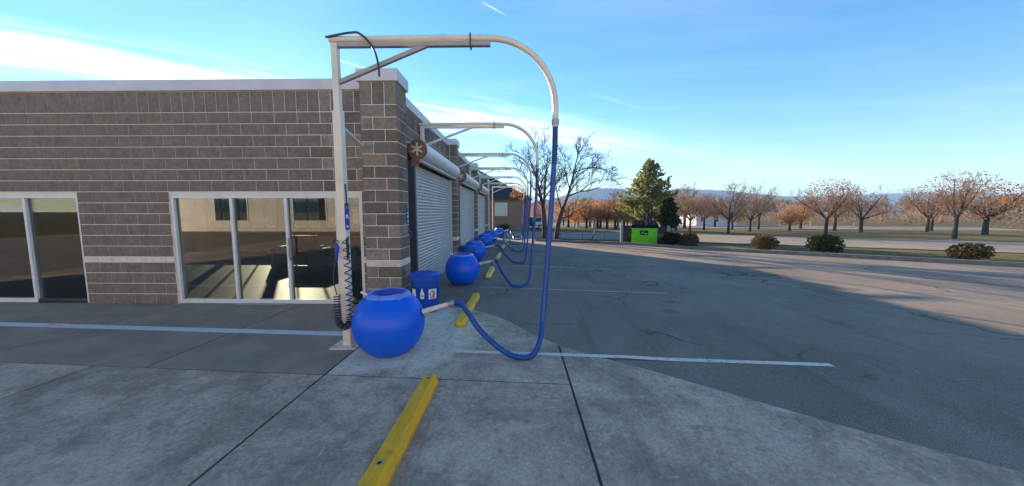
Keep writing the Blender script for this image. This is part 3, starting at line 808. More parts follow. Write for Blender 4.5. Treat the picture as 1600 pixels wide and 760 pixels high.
def storefront(x0, x1, mull):
    fm = MB(); y0, y1 = FY + 0.03, FY + 0.13; zt = 1.955; zb = gz(FY) + 0.005
    t = 0.055
    fm.box(x0, x0 + t, y0, y1, zb, zt - 0.09); fm.box(x1 - t, x1, y0, y1, zb, zt - 0.09); fm.box(x0, x1, y0, y1, zt - 0.09, zt)
    fo = part('storefront', fm, M_white)
    edges = [x0] + mull + [x1]
    for c in mull:
        MB().box(c - 0.025, c + 0.025, y0 + 0.004, y1 - 0.004, zb, zt - 0.09).build('mullion', M_white, fo)
    for i, (a, b) in enumerate(zip(edges, edges[1:])):
        a2, b2 = a + (t if i == 0 else 0.025), b - (t if i == len(edges) - 2 else 0.025)
        door = (b2 - a2) < 1.0
        h = 0.02 if door and i == len(edges) - 2 else 0.075
        MB().box(a2, b2, y0 + 0.006, y1 - 0.006, zb, zb + h).build('bottom_rail', M_dark if h < 0.03 else M_white, fo)
        MB().box(a2, b2, y0 + 0.045, y0 + 0.053, zb + h, zt - 0.09).build('pane', M_glass, fo)
storefront(-6.3, -2.80, [-5.2, -4.2, -3.27])
dh = part('door_pull', MB().tube([(-4.14, FY + 0.03, 0.75), (-4.14, FY - 0.03, 0.78), (-4.14, FY - 0.03, 1.12), (-4.14, FY + 0.03, 1.15)], 0.014, 8), M_galv, None, True)
part('door_threshold', MB().bevbox(-5.17, -4.23, FY - 0.06, FY + 0.02, gz(FY) + 0.001, gz(FY) + 0.016, 0.004), M_galv)
storefront(-12.2, -8.0, [-11.15, -10.1, -9.05])

# roll-up shutters
def shutter(Y0, Y1):
    X = -2.17; prof = []
    z = -0.42; pitch = 0.072
    while z < 2.60:
        for dz, dx in ((0.0, 0.0), (0.008, 0.010), (0.030, 0.017), (0.052, 0.012), (0.064, 0.0)):
            prof.append((X + dx, z + dz))
        z += pitch
    mb = MB(); n = len(prof)
    mb.add([(x, Y0 + 0.07, zz) for x, zz in prof] + [(x, Y1 - 0.07, zz) for x, zz in prof], [(i, i + 1, n + i + 1, n + i) for i in range(n - 1)])
    cu = part('roll_shutter', mb, M_shutter, None, True)
    for ya in (Y0, Y1 - 0.08):
        MB().bevbox(X - 0.09, X + 0.055, ya, ya + 0.08, -0.42, 2.66, 0.004).build('guide', M_guide, cu)
    MB().box(X + 0.008, X + 0.062, Y0 + 0.085, Y0 + 0.115, -0.42, 2.66).build('guide_lip', M_guide2, cu)
    MB().box(X + 0.008, X + 0.062, Y1 - 0.115, Y1 - 0.085, -0.42, 2.66).build('guide_lip', M_guide2, cu)
    hx, hzc, r = -2.045, 2.875, 0.20
    out = []
    for k in range(0, 15):
        a = math.radians(118 - k * 14.3)
        out.append((hx + r * math.cos(a), hzc + r * math.sin(a)))
    out.append((hx + 0.06, hzc - r - 0.015))
    poly = out + [(p[0] - 0.004, p[1] - 0.004) for p in reversed(out)]
    hood = MB(); nn = len(out)
    hood.add([(x, Y0 + 0.02, z) for x, z in out] + [(x, Y1 - 0.03, z) for x, z in out], [(i, i + 1, nn + i + 1, nn + i) for i in range(nn - 1)])
    h = hood.build('hood', M_hood, cu, True)
    MB().box(hx - 0.02, hx + 0.085, Y0 + 0.02, Y1 - 0.03, hzc - r - 0.045, hzc - r - 0.018).build('hood_lip', M_cap, cu)
    MB().box(WX + 0.004, hx - 0.09, Y0 + 0.03, Y1 - 0.04, hzc + 0.12, hzc + 0.168).build('hood_back', M_hood, cu)
    # near end: brown plate with a six-armed star
    dk = MB(); N = 36
    pl = [(hx + (r - 0.008) * math.cos(2 * PI * i / N), hzc + (r - 0.008) * math.sin(2 * PI * i / N)) for i in range(N)]
    dk.prism(pl, 'y', Y0 - 0.015, Y0 + 0.018)
    MB().prism(pl, 'y', Y1 - 0.029, Y1 - 0.01).build('end_plate', M_hood, cu)
    d = dk.build('end_plate', M_rust, cu)
    MB().box(hx - 0.13, hx + 0.03, Y0 - 0.012, Y0 + 0.016, hzc - r - 0.14, hzc - r + 0.03).build('end_bracket', M_rust, cu)
    st = MB()
    for k in range(3):
        a = math.radians(90 + 60 * k); c, s = math.cos(a) * 0.125, math.sin(a) * 0.125
        st.bar((hx - c, Y0 - 0.026 - 0.0015 * k, hzc - s), (hx + c, Y0 - 0.026 - 0.0015 * k, hzc + s), 0.034, 0.016, (0, 1, 0))
    st.build('star_bracket', M_star, cu)
for i in range(3): shutter(PILLARS[i] + 1.30, PILLARS[i + 1] - 0.02)

# blue plates fixed to the first pillar
pm = part('notice_plate', MB().box(BX + 0.001, BX + 0.006, 5.93, 6.02, 1.40, 1.68), M_sign)
for zc, hh in ((1.60, 0.03), (1.53, 0.045), (1.45, 0.03)):
    MB().box(BX + 0.0065, BX + 0.008, 5.955, 5.995, zc - hh / 2, zc + hh / 2).build('notice_print', M_stick_w, pm)
hk = part('hose_hook', MB().tube([(BX, 6.03, 1.28), (BX + 0.05, 6.02, 1.25), (BX + 0.055, 6.02, 1.18), (BX + 0.02, 6.02, 1.14)], 0.014, 8), M_sign, None, True)

# a seat row in the room behind the glass
for k, (sx, sy) in enumerate(((-5.0, 9.6), (-3.9, 9.2), (-6.6, 9.9))):
    s = empty('waiting_room_sofa', (sx, sy, -0.012))
    tag(s, ('dark vinyl sofa behind the glazing, middle of three', 'dark vinyl sofa behind the glazing, closest to the block pillar', 'dark vinyl sofa behind the glazing, farthest from the block pillar')[k], 'sofa', 'sofas behind the glass')
    MB().bevbox(-0.45, 0.45, -0.35, 0.35, 0.08, 0.42, 0.03).build('seat', M_sofa, s)
    MB().bevbox(-0.45, 0.45, 0.20, 0.40, 0.425, 0.90, 0.04).build('backrest', M_sofa, s)
    for q in (-1, 1): MB().bevbox(q * 0.54 - 0.085, q * 0.54 + 0.085, -0.36, 0.38, 0.0, 0.60, 0.03).build('armrest', M_sofa, s)

# ------------------------------------------------------------------ vacuum booms with hoses
def catmull(pts, per=8):
    P = [Vector(p) for p in pts]; P = [P[0] * 2 - P[1]] + P + [P[-1] * 2 - P[-2]]
    out = []
    for i in range(1, len(P) - 2):
        for k in range(per):
            t = k / per
            out.append(0.5 * ((2 * P[i]) + (-P[i - 1] + P[i + 1]) * t + (2 * P[i - 1] - 5 * P[i] + 4 * P[i + 1] - P[i + 2]) * t * t + (-P[i - 1] + 3 * P[i] - 3 * P[i + 1] + P[i + 2]) * t ** 3))
    out.append(P[-2]); return out

BOOM_Y = [4.05, 7.85, 11.8, 15.55, 19.5, 23.6, 26.9]
BALLS = [(-1.545, 3.90), (-1.345, 7.98), (-1.60, 12.2), (-1.72, 17.0), (-1.74, 21.3), (-1.47, 25.6)]
ORD = ['nearest', 'second', 'third', 'fourth', 'fifth', 'sixth', 'farthest']
def vacuum_boom(k):
    Y = BOOM_Y[k]; first = k == 0
    px = -2.13 if first else -2.205
    if k >= 5: px = -2.06
    zb = gz(Y)
    root = empty('vacuum_boom', (px, Y, zb if (first or k >= 5) else 0))
    O = Vector(root.location)
    def L(mb, name, m, smooth=False):
        mb.v = [tuple(Vector(v) - O) for v in mb.v]
        return mb.build(name, m, root, smooth)
    top = 3.60
    if first:
        post = L(MB().bevbox(px - 0.05, px + 0.05, Y - 0.045, Y + 0.055, zb + 0.012, 2.80, 0.006), 'post', M_cream)
        L(MB().bevbox(px - 0.036, px + 0.036, Y - 0.034, Y + 0.042, 2.80, 3.56, 0.005), 'post_top', M_cream)
        L(MB().bevbox(px - 0.17, px + 0.15, Y - 0.15, Y + 0.13, zb + 0.004, zb + 0.018, 0.003), 'base_plate', M_cream)
        for sx in (-0.125, 0.105):
            for sy in (-0.11, 0.09):
                L(MB().lathe([(0.0, 0.035), (0.012, 0.035), (0.014, 0.018)], 8, (px + sx, Y + sy, zb)), 'bolt', M_galv)
    else:
        zz = zb - 0.02 if k >= 5 else 2.72
        L(MB().bevbox(px - 0.04, px + 0.04, Y - 0.04, Y + 0.04, zz, 3.56, 0.005), 'post', M_cream)
    x_el = -0.335; R = 0.765; xo = x_el + R
    pipe = [(px - 0.06, Y, top), (-1.4, Y, top + 0.004), (-0.8, Y, top + 0.006), (x_el, Y, top)]
    for i in range(1, 15):
        a = math.radians(90 - i * 90 / 14)
        pipe.append((x_el + R * math.cos(a), Y, top - R + R * math.sin(a)))
    pipe.append((xo, Y, 2.70)); 
    L(MB().tube(pipe, 0.036, 14), 'boom_pipe', M_cream, True)
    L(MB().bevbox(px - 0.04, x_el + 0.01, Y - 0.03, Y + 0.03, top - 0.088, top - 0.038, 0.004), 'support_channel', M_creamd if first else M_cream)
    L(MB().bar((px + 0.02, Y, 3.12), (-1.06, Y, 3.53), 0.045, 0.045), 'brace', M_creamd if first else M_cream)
    L(MB().box(-0.56, -0.545, Y - 0.045, Y + 0.045, top - 0.11, top + 0.045), 'pipe_clamp', M_cable)
    L(MB().lathe([(0.0365, 0.0), (0.044, 0.0), (0.044, 0.06), (0.0365, 0.06)], 14, (xo, Y, 2.63)), 'hose_collar', M_galv, True)
    L(MB().lathe([(0.0, 0.0), (0.036, 0.0), (0.036, 0.10), (0.0, 0.10)], 14, (xo, Y, 2.605)), 'hose_cuff', M_wand, True)
    # hose and wand
    bi = min(k, 5); bx, by = BALLS[bi]
    if k == 6: bx, by = -1.50, 26.6
    rnd = random.Random(40 + k)
    wob = (lambda s: 0.0) if first else (lambda s: rnd.uniform(-s, s))
    nz0 = Vector((bx + 0.36, by, gz(by) + 0.47)); nz1 = Vector((bx + 0.755 + wob(.03), by + 0.02 + wob(.05), gz(by) + 0.585 + wob(.04)))
    nb = Y - 0.37 + wob(.08)
    g0 = gz(nb) + 0.036
    dxb = wob(0.10) + (0.02 if first else -0.06)
    e = nz1
    sp = (xo - 0.48 + dxb) - e.x
    hp = [(xo, Y, 2.62), (xo - 0.003, Y, 2.35), (xo - 0.025, Y, 1.88), (xo - 0.085, Y - 0.03, 0.95), (xo - 0.135, Y - 0.12, 0.36),
          (xo - 0.185, nb + 0.10, g0 + 0.12), (xo - 0.29 + dxb * .5, nb, g0 + 0.005), (xo - 0.48 + dxb, nb - 0.01, g0), (e.x + sp * 0.77, nb + 0.04, g0 + 0.07),
          (e.x + sp * 0.45, (nb + e.y) / 2, g0 + 0.26), (e.x + sp * 0.28, e.y - 0.06, e.z - 0.12), (e.x + sp * 0.13, e.y - 0.01, e.z - 0.005), tuple(e)]
    path = catmull(hp, 9)
    ns = int(len(path) * 0.055) if first else 6
    fine_ = catmull(hp, 9 if k > 2 else 34)
    L(MB().tube(fine_, [0.031 + (0.0022 if (i % 2 and k <= 2) else 0.0) for i in range(len(fine_))], 10), 'hose', M_hose, True)
    sl = MB(); up_n = 16
    L(MB().tube(path[0:14], 0.0325, 10), 'hose_sleeve', M_hosedark, True)
    dwn = (nz1 - nz0).normalized()
    L(MB().tube([nz0, nz0 + (nz1 - nz0) * 0.5, nz1 - dwn * 0.02], [0.033, 0.030, 0.028], 12), 'wand', M_wand, True)
    L(MB().tube([nz1 - dwn * 0.05, nz1 + dwn * 0.03], 0.036, 12), 'wand_cuff', M_galv, True)
    if first:
        L(MB().tube(catmull([(px - 0.08, Y - 0.04, 3.61), (px + 0.2, Y - 0.05, 3.65), (-1.80, Y - 0.06, 3.63), (-1.66, Y - 0.07, 3.48), (-1.60, Y - 0.08, 3.30), (-1.592, Y - 0.08, 3.16)], 8), 0.013, 8), 'feed_cable', M_cable, True)
        L(MB().tube([(px + 0.02, Y + 0.05, 2.62), (-2.60, 5.75, 2.70)], 0.028, 10), 'tie_pipe', M_white, True)
        dp = L(MB().box(px + 0.0505, px + 0.054, Y - 0.05, Y + 0.055, 1.40, 1.72), 'decal', M_stick_b)
        for zc, hh, y0, y1 in ((1.67, 0.03, -0.03, 0.03), (1.56, 0.05, -0.035, 0.02), (1.545, 0.012, -0.03, 0.04), (1.44, 0.02, -0.03, 0.03)):
            a = MB().box(px + 0.0545, px + 0.0555, Y + y0, Y + y1, zc - hh / 2, zc + hh / 2); a.v = [tuple(Vector(v) - O) for v in a.v]; a.build('decal_print', M_stick_w, dp)
        L(MB().tube([(px + 0.06, Y - 0.02, 1.95), (px + 0.065, Y - 0.02, 1.75), (px + 0.075, Y - 0.03, 1.62)], 0.008, 8), 'air_line', M_black, True)
        L(MB().tube([(px + 0.05, Y, 1.18), (px + 0.16, Y - 0.01, 1.165), (px + 0.20, Y - 0.01, 1.17)], [0.006, 0.006, 0.014], 8), 'hanger_rod', M_black, True)
        L(MB().bar((px + 0.055, Y - 0.03, 1.30), (px + 0.058, Y - 0.03, 1.05), 0.02, 0.03), 'hanger_bracket', M_black)
    lab = {0: 'nearest cream vacuum boom on a floor post, blue hose looping to the concrete', 6: 'farthest vacuum boom in the row, in front of the brick house'}.get(k, f'{ORD[k]} vacuum boom from the camera, curved pipe with hanging blue hose')
    tag(root, lab, 'vacuum boom', 'vacuum booms along the building')
for k in range(7): vacuum_boom(k)

# coiled air hose and air gun hung on the first post
ah = empty('air_hose', (-2.13, 4.0, gz(4.0)))
tag(ah, 'coiled dark air hose with blue air gun hanging on the nearest cream post', 'air hose')
def coil(pts, r0, turns):
    path = catmull(pts, 40); n = len(path); out = []
    steps = int(turns * 12)
    for i in range(steps + 1):
        t = i / steps; j = t * (n - 1); a = int(j); b = min(a + 1, n - 1)
        p = path[a].lerp(path[b], j - a); d = (path[b] - path[max(a - 1, 0)]).normalized()
        u = Vector((0, 1, 0)); u = (u - d * u.dot(d)).normalized(); w = d.cross(u)
        ang = 2 * PI * turns * t; rr = r0(t) if callable(r0) else r0
        out.append(p + (u * math.cos(ang) + w * math.sin(ang)) * rr)
    return out
O = Vector(ah.location)
def La(mb, name, m):
    mb.v = [tuple(Vector(v) - O) for v in mb.v]; return mb.build(name, m, ah, True)
La(MB().tube(coil([(-2.06, 3.96, 1.32), (-2.05, 3.95, 0.95), (-2.045, 3.945, 0.60), (-2.045, 3.94, 0.36)], 0.036, 12), 0.0065, 5), 'hose_coil', M_navy)
La(MB().tube(coil([(-2.045, 3.94, 0.36), (-2.05, 3.93, 0.27), (-2.105, 3.92, 0.225), (-2.165, 3.92, 0.27), (-2.18, 3.92, 0.36), (-2.185, 3.92, 0.50), (-2.18, 3.925, 0.62)], 0.036, 24), 0.0065, 5), 'hose_coil', M_navy)
La(MB().tube(catmull([(-2.18, 3.925, 0.62), (-2.215, 3.93, 0.80), (-2.20, 3.94, 1.00), (-2.185, 3.95, 1.10)], 8), 0.006, 6), 'hose_tail', M_navy)
La(MB().tube([(-2.18, 3.955, 1.03), (-2.175, 3.95, 1.10), (-2.165, 3.95, 1.19), (-2.17, 3.95, 1.25)], [0.014, 0.020, 0.026, 0.014], 10), 'air_gun', M_bin)
La(MB().tube([(-2.215, 3.96, 1.245), (-2.20, 3.95, 1.275), (-2.15, 3.95, 1.275), (-2.14, 3.955, 1.25)], 0.007, 6), 'trigger_hook', M_black)

# ------------------------------------------------------------------ blue ball containers and bins
def ball(k, x, y, label):
    rnd = random.Random(k)
    root = empty('ball_bin', (x, y, gz(y) + 0.001), rnd.uniform(0, 6))
    prof = [(0.0, 0.0), (0.20, 0.0), (0.235, 0.008)]
    H, R, zc = 0.715, 0.412, 0.355
    for i in range(0, 25):
        a = -58 + i * (58 + 60) / 24
        a = math.radians(a)
        rr = R * math.cos(a); zz = zc + 0.42 * math.sin(a)
        if rr > 0.235 and 0.01 < zz < H - 0.003: prof.append((rr, zz))
    prof += [(0.222, H - 0.004), (0.212, H), (0.202, H - 0.006), (0.200, H - 0.06), (0.26, H - 0.16), (0.30, 0.40), (0.22, 0.08), (0.0, 0.06)]
    MB().lathe(prof, 48).build('body', M_ball, root, True)
    # seam ring
    i0 = max(range(len(prof)), key=lambda i: prof[i][0])
    MB().lathe([(R - 0.004, zc - 0.008), (R + 0.0015, zc - 0.005), (R + 0.0015, zc + 0.005), (R - 0.004, zc + 0.008)], 48).build('seam', M_ball, root, True)
    # bag folded over the rim
    mb = MB(); N = 56; pr = [(0.262, -0.045), (0.252, -0.022), (0.228, 0.004), (0.208, 0.012), (0.19, 0.002), (0.175, -0.05), (0.15, -0.11), (0.06, -0.15), (0.0, -0.155)]
    for r_, z_ in pr:
        for j in range(N):
            a = 2 * PI * j / N
            wob = 0.006 * math.sin(3 * a + k) + 0.003 * math.sin(8 * a + 2 * k + r_ * 9) + rnd.uniform(-.002, .002)
            rr = r_ + (wob if 0.06 < r_ else 0)
            # keep the fold outside the shell
            zz = H + z_ + (0.003 * math.sin(5 * a + k) if z_ > -0.04 else 0.015 * math.sin(3 * a + k + r_ * 20))
            if r_ > 0.22:
                zz = max(zz, H + z_)
                rr = max(rr, r_)
            mb.v.append((rr * math.cos(a), rr * math.sin(a), zz))
    for i in range(len(pr) - 1):
        for j in range(N):
            j2 = (j + 1) % N
            mb.f.append((i * N + j, i * N + j2, (i + 1) * N + j2, (i + 1) * N + j))
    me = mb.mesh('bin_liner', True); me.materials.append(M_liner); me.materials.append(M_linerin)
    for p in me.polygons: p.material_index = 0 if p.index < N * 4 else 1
    link('bin_liner', me, None, root)
    # knotted corner of the bag
    a0 = math.radians(205) - root.rotation_euler.z
    c, s = math.cos(a0), math.sin(a0)
    MB().tube([(0.235 * c, 0.235 * s, H - 0.005), (0.27 * c, 0.27 * s, H + 0.012), (0.30 * c, 0.30 * s, H + 0.035)], [0.016, 0.010, 0.012], 6).build('bag_knot', M_stick_w, root, True)
    # dark sleeve the wand is pushed into
    a1 = -root.rotation_euler.z
    c, s = math.cos(a1), math.sin(a1)
    MB().tube([(0.375 * c, 0.375 * s, 0.470), (0.405 * c, 0.405 * s, 0.480)], 0.046, 14).build('wand_socket', M_bin, root, True)
    tag(root, label, 'trash container', 'blue ball containers')
BL = ['largest, nearest blue ball-shaped trash container on the concrete', 'second blue ball-shaped trash container, in front of the first roll-up shutter', 'third blue ball-shaped trash container from the camera, beside a barrel bin',
      'fourth blue ball-shaped trash container from the camera', 'fifth blue ball-shaped trash container from the camera', 'farthest blue ball-shaped trash container, before the brick house']
for k, (x, y) in enumerate(BALLS): ball(k, x, y, BL[k])

def barrel(k, x, y, label):
    root = empty('barrel_bin', (x, y, gz(y) + 0.001))
    h = 0.625
    def R(z): return 0.220 + 0.020 * z / h
    MB().lathe([(0, 0.012), (0.20, 0.012), (0.212, 0.0), (0.219, 0.004), (0.221, 0.04), (R(0.42), 0.42), (R(0.425) + 0.004, 0.425), (R(0.44) + 0.004, 0.44), (R(0.445), 0.445), (R(h), h), (R(h) - 0.01, h), (0.2, 0.05), (0, 0.04)], 40).build('body', M_bin, root, True)
    lz = h - 0.085
    MB().lathe([(R(lz) + 0.003, lz), (R(lz) + 0.012, lz - 0.004), (0.254, h - 0.01), (0.270, h - 0.012), (0.272, h + 0.012), (0.252, h + 0.022), (0.225, h + 0.030), (0.17, h + 0.040), (0.122, h + 0.043), (0.112, h + 0.034), (0.106, h - 0.02), (0.102, h - 0.06)], 40).build('lid', M_lidblue, root, True)
    MB().lathe([(0.0, h - 0.056), (0.1, h - 0.056), (0.104, h - 0.05)], 24).build('opening', M_dark, root)
    base = math.atan2(-y, -x)     # side turned to the forecourt
    def patch(poly, off, m, name, dr, par=None):
        """poly in (arc metres, z)"""
        mb = MB(); vs = []
        n = len(poly)
        for u, z in poly:
            r = R(z) + dr; a = base + (off + u) / 0.225
            vs.append((r * math.cos(a), r * math.sin(a), z))
        mb.add(vs, [tuple(range(n))])
        return mb.build(name, m, par or root, False, False)
    def rect(u0, u1, z0, z1, off, m, name, dr, par=None):
        n = max(1, int((u1 - u0) / 0.02))
        first = None
        mb = MB()
        for i in range(n + 1):
            u = u0 + (u1 - u0) * i / n
            for z in (z0, z1):
                r = R(z) + dr; a = base + (off + u) / 0.225
                mb.v.append((r * math.cos(a), r * math.sin(a), z))
        mb.f = [(2 * i, 2 * i + 2, 2 * i + 3, 2 * i + 1) for i in range(n)]
        return mb.build(name, m, par or root, False, False)
    # spray-bottle sticker
    b = patch([(-.030, .25), (.030, .25), (.032, .34), (.018, .375), (.012, .39), (.012, .42), (.020, .424), (.018, .437), (-.012, .437), (-.022, .425), (-.010, .415), (-.012, .39), (-.018, .375), (-.032, .34)], -0.058, M_stick_w, 'bottle_sticker', 0.002)
    rect(-.026, .026, .275, .335, -0.058, M_stick_pb, 'sticker_print', 0.003, b)
    rect(-.022, .022, .29, .305, -0.058, M_red, 'sticker_print', 0.0038, b)
    # square sticker with a round red print
    s = rect(-.075, .075, .235, .405, 0.118, M_stick_pb, 'square_sticker', 0.002)
    N = 14
    patch([(.052 * math.cos(2 * PI * i / N) - .008, .318 + .062 * math.sin(2 * PI * i / N)) for i in range(N)], 0.118, M_red, 'sticker_print', 0.0035, s)
    patch([(.026 * math.cos(2 * PI * i / N) + .012, .338 + .026 * math.sin(2 * PI * i / N)) for i in range(N)], 0.118, M_orange, 'sticker_print', 0.0045, s)
    rect(-.045, .035, .252, .268, 0.118, M_red, 'sticker_print', 0.003, s)
    rect(-.05, .05, .235, .405, -0.225, M_stick_w, 'square_sticker', 0.002)
    tag(root, label, 'trash bin', 'blue barrel bins')
BB = ['nearest blue barrel bin with stickers, against the first block pillar', 'second blue barrel bin with stickers, tucked behind the second ball', 'third blue barrel bin, behind the third ball', 'fourth blue barrel bin from the camera, by the last shutter', 'farthest blue barrel bin, near the end of the building']
for k, (x, y) in enumerate(((-1.60, 5.68), (-1.66, 11.0), (-1.76, 15.2), (-1.84, 19.4), (-1.80, 23.6))): barrel(k, x, y, BB[k])

# ------------------------------------------------------------------ wheel stops
def wheel_stop(k, x, y, L, m, label, rz=0.0):
    root = empty('wheel_stop', (x, y, gz(y) + 0.001), rz)
    root.rotation_euler = (-math.atan(SLOPE), 0, rz)
    w, t, h = 0.080, 0.050, 0.105
    c = 0.055
    rings = [(-L / 2, 0.70, 0.80), (-L / 2 + c, 1, 1), (L / 2 - c, 1, 1), (L / 2, 0.70, 0.80)]
    mb = MB(); vs = []
    for yy, sw, sh in rings:
        for a, b in ((-w, 0), (-w, 0.03), (-t - 0.008, h - 0.012), (-t + 0.006, h), (t - 0.006, h), (t + 0.008, h - 0.012), (w, 0.03), (w, 0)):
            vs.append((a * sw, yy, b * sh if b > 0.05 else b))
    fs = [tuple(range(8)), tuple(reversed(range(24, 32)))]
    for r in range(3):
        for i in range(8): fs.append((r * 8 + i, r * 8 + (i + 1) % 8, r * 8 + 8 + (i + 1) % 8, r * 8 + 8 + i))
    mb.add(vs, fs)
    mb.build('body', m, root)
    for yy in (-L / 2 + 0.62, L / 2 - 0.12):
        MB().lathe([(0.021, h - 0.004), (0.021, h + 0.003), (0.013, h + 0.003), (0.012, h - 0.004)], 14, (0, yy, 0)).build('anchor_sleeve', M_galv, root, True)
        MB().lathe([(0, h + 0.0018), (0.0125, h + 0.0018)], 12, (0, yy, 0)).build('anchor_hole', M_dark, root)
    tag(root, label, 'wheel stop', 'wheel stops along the row')
WS = ['bright yellow wheel stop in the near foreground, cut by the bottom edge', 'worn yellow wheel stop behind the nearest blue hose', 'faded cream wheel stop, third from the camera', 'faded cream wheel stop, fourth from the camera', 'faded cream wheel stop, fifth from the camera', 'farthest faded wheel stop, sixth from the camera']
for k, (x, y, m) in enumerate(((-0.85, 2.21, M_yel1), (-0.845, 5.67, M_yel2), (-0.79, 9.36, M_yel3), (-0.785, 13.2, M_yel3), (-0.795, 17.35, M_yel3), (-0.83, 21.6, M_yel3))):
    wheel_stop(k, x, y, 1.83 if k < 2 else 1.5, m, WS[k], math.radians(-0.5))

# ------------------------------------------------------------------ beyond the lot: dumpster, gates, fence
def at(px, py, Y):
    r = rt * ((px - 800) / FPX) + up * ((380 - py) / FPX) + fw
    return CAM + r * (Y / r.y)

def dumpster():
    x, y = 7.40, 19.95
    root = empty('dumpster', (x, y, gz(y) - 0.04), math.radians(-17))
    tag(root, 'lime green dumpster with dark lid, beneath the evergreen', 'dumpster')
    W, D, H = 0.67, 0.55, 0.97
    b = MB()
    b.prism([(-D, 0.08), (D, 0.08), (D + 0.10, 1.08), (-D - 0.06, H)], 'x', -W, W)
    b.v = [(vx, vy, vz) for vx, vy, vz in b.v]
    body = b.build('body', M_green, root)
    for s in (-1, 1):
        MB().bevbox(s * (W + 0.055) - 0.055, s * (W + 0.055) + 0.053, -0.35, 0.40, 0.42, 0.60, 0.008).build('fork_pocket', M_green, root)
        MB().box(s * (W + 0.055) - 0.04, s * (W + 0.055) + 0.038, -0.356, -0.351, 0.44, 0.58).build('pocket_opening', M_dark, root)
        MB().box(s * W - 0.02, s * W + 0.018, -D - 0.075, -D - 0.03, 0.10, H - 0.07).build('corner_rib', M_green, root)
    for xx in (-0.36, 0.34): MB().box(xx - 0.025, xx + 0.025, -D - 0.062, -D + 0.0, 0.10, 0.46).build('front_rib', M_green, root)
    MB().bevbox(-W - 0.04, W + 0.04, -D - 0.105, -D - 0.03, H - 0.06, H + 0.01, 0.006).build('rim', M_green, root)
    for xx in (-0.5, 0.5): MB().bevbox(xx - 0.09, xx + 0.09, -0.4, 0.4, 0.0, 0.078, 0.01).build('skid', M_dark, root)
    # two lid leaves, hinged at the back and sloping forward
    for s in (-1, 1):
        l = MB(); x0, x1 = sorted((s * 0.008, s * (W + 0.02)))
        l.prism([(-D - 0.10, H + 0.015), (D + 0.06, 1.36), (D + 0.06, 1.42), (-D - 0.02, H + 0.20), (-D - 0.10, H + 0.12)], 'x', x0, x1)
        lid = l.build('lid', M_lid, root)
        for q in (0.18, 0.36, 0.54):
            r = MB(); r.bar((s * q, -D - 0.02, H + 0.205), (s * q, D + 0.05, 1.425), 0.05, 0.03); r.build('lid_rib', M_lid, lid)
    pl = MB().box(-0.24, 0.20, -D - 0.062, -D - 0.050, 0.60, 0.86).build('sign_plate', M_gate, root)
    MB().prism([(-0.20, 0.68), (-0.12, 0.68), (-0.06, 0.74), (0.02, 0.77), (0.02, 0.795), (-0.08, 0.78), (-0.16, 0.73)], 'y', -D - 0.066, -D - 0.0625).build('sign_emblem', M_green, pl)
    MB().box(-0.02, 0.16, -D - 0.066, -D - 0.0625, 0.665, 0.692).build('sign_lettering', M_stick_w, pl)
dumpster()

def gate(px, Y, w, h, rz, label, post_side):
    p = at(px, 372, Y)
    root = empty('enclosure_gate', (p.x, Y, gz(Y) - 0.05), rz)
    tag(root, label, 'gate', 'black enclosure gates')
    MB().bevbox(-w / 2, w / 2, -0.02, 0.02, 0.08, 0.13, 0.004).build('bottom_rail', M_gate, root)
    MB().bevbox(-w / 2, w / 2, -0.02, 0.02, h - 0.05, h, 0.004).build('top_rail', M_gate, root)
    n = max(4, int(w / 0.09)); 
    for i in range(n):
        a = -w / 2 + i * w / n
        MB().box(a + 0.004, a + w / n - 0.004, -0.012, 0.012, 0.13, h - 0.05).build('slat', M_gate, root)
    s = post_side
    MB().bevbox(s * (w / 2 + 0.08) - 0.07, s * (w / 2 + 0.08) + 0.07, -0.07, 0.07, 0, h + 0.08, 0.01).build('post', M_gpost, root)
gate(982, 20.0, 0.62, 1.12, math.radians(-10), 'black slatted gate standing left of the green dumpster', -1)
gate(1029.5, 19.4, 0.80, 1.06, math.radians(-25), 'black slatted gate standing right of the green dumpster', 1)

fence = empty('wire_fence', (2.9, 22.0, gz(22))); tag(fence, 'low wire fence on thin dark posts at the far edge of the lot', 'fence')
FO = Vector(fence.location); prevt = None
fp = [at(840, 370, 23.4), at(875, 370, 22.2), at(910, 370, 21.4), at(944, 370, 20.9), at(974, 370, 20.3)]
for p in fp:
    z = gz(p.y) - 0.06
    MB().tube([Vector((p.x, p.y, z)) - FO, Vector((p.x, p.y, z + 0.60)) - FO], 0.024, 8).build('post', M_fence, fence)
for hh in (0.52, 0.30):
    MB().tube([Vector((p.x, p.y, gz(p.y) - 0.06 + hh)) - FO for p in fp], 0.006, 5).build('wire', M_fence, fence)
p = at(926, 378, 22.6)
stake = MB().tube([(p.x - 0.10, p.y, gz(p.y) - 0.06), (p.x + 0.16, p.y, gz(p.y) + 0.72)], 0.03, 6).build('marker_stake', M_fence)
tag(stake, 'leaning dark marker stake beyond the wire fence', 'stake')

for px, Y, w, h, lab in ((928.5, 47, 0.55, 0.75, 'small white utility cabinet on the grass among the dark trunks'), (902.5, 49, 0.45, 0.8, 'small white utility cabinet on the grass below the orange tree')):
    p = at(px, 356, Y); r = empty('utility_cabinet', (p.x, Y, gz(Y) - 0.055)); tag(r, lab, 'cabinet')
    MB().bevbox(-w / 2, w / 2, -0.2, 0.2, 0.0, h - 0.06, 0.02).build('housing', M_white, r)
    MB().bevbox(-w / 2 - 0.03, w / 2 + 0.03, -0.23, 0.23, h - 0.06, h, 0.015).build('cover', M_cap, r)
    MB().box(-w / 2 + 0.05, w / 2 - 0.05, -0.206, -0.201, 0.08, h - 0.12).build('door', M_cap, r)

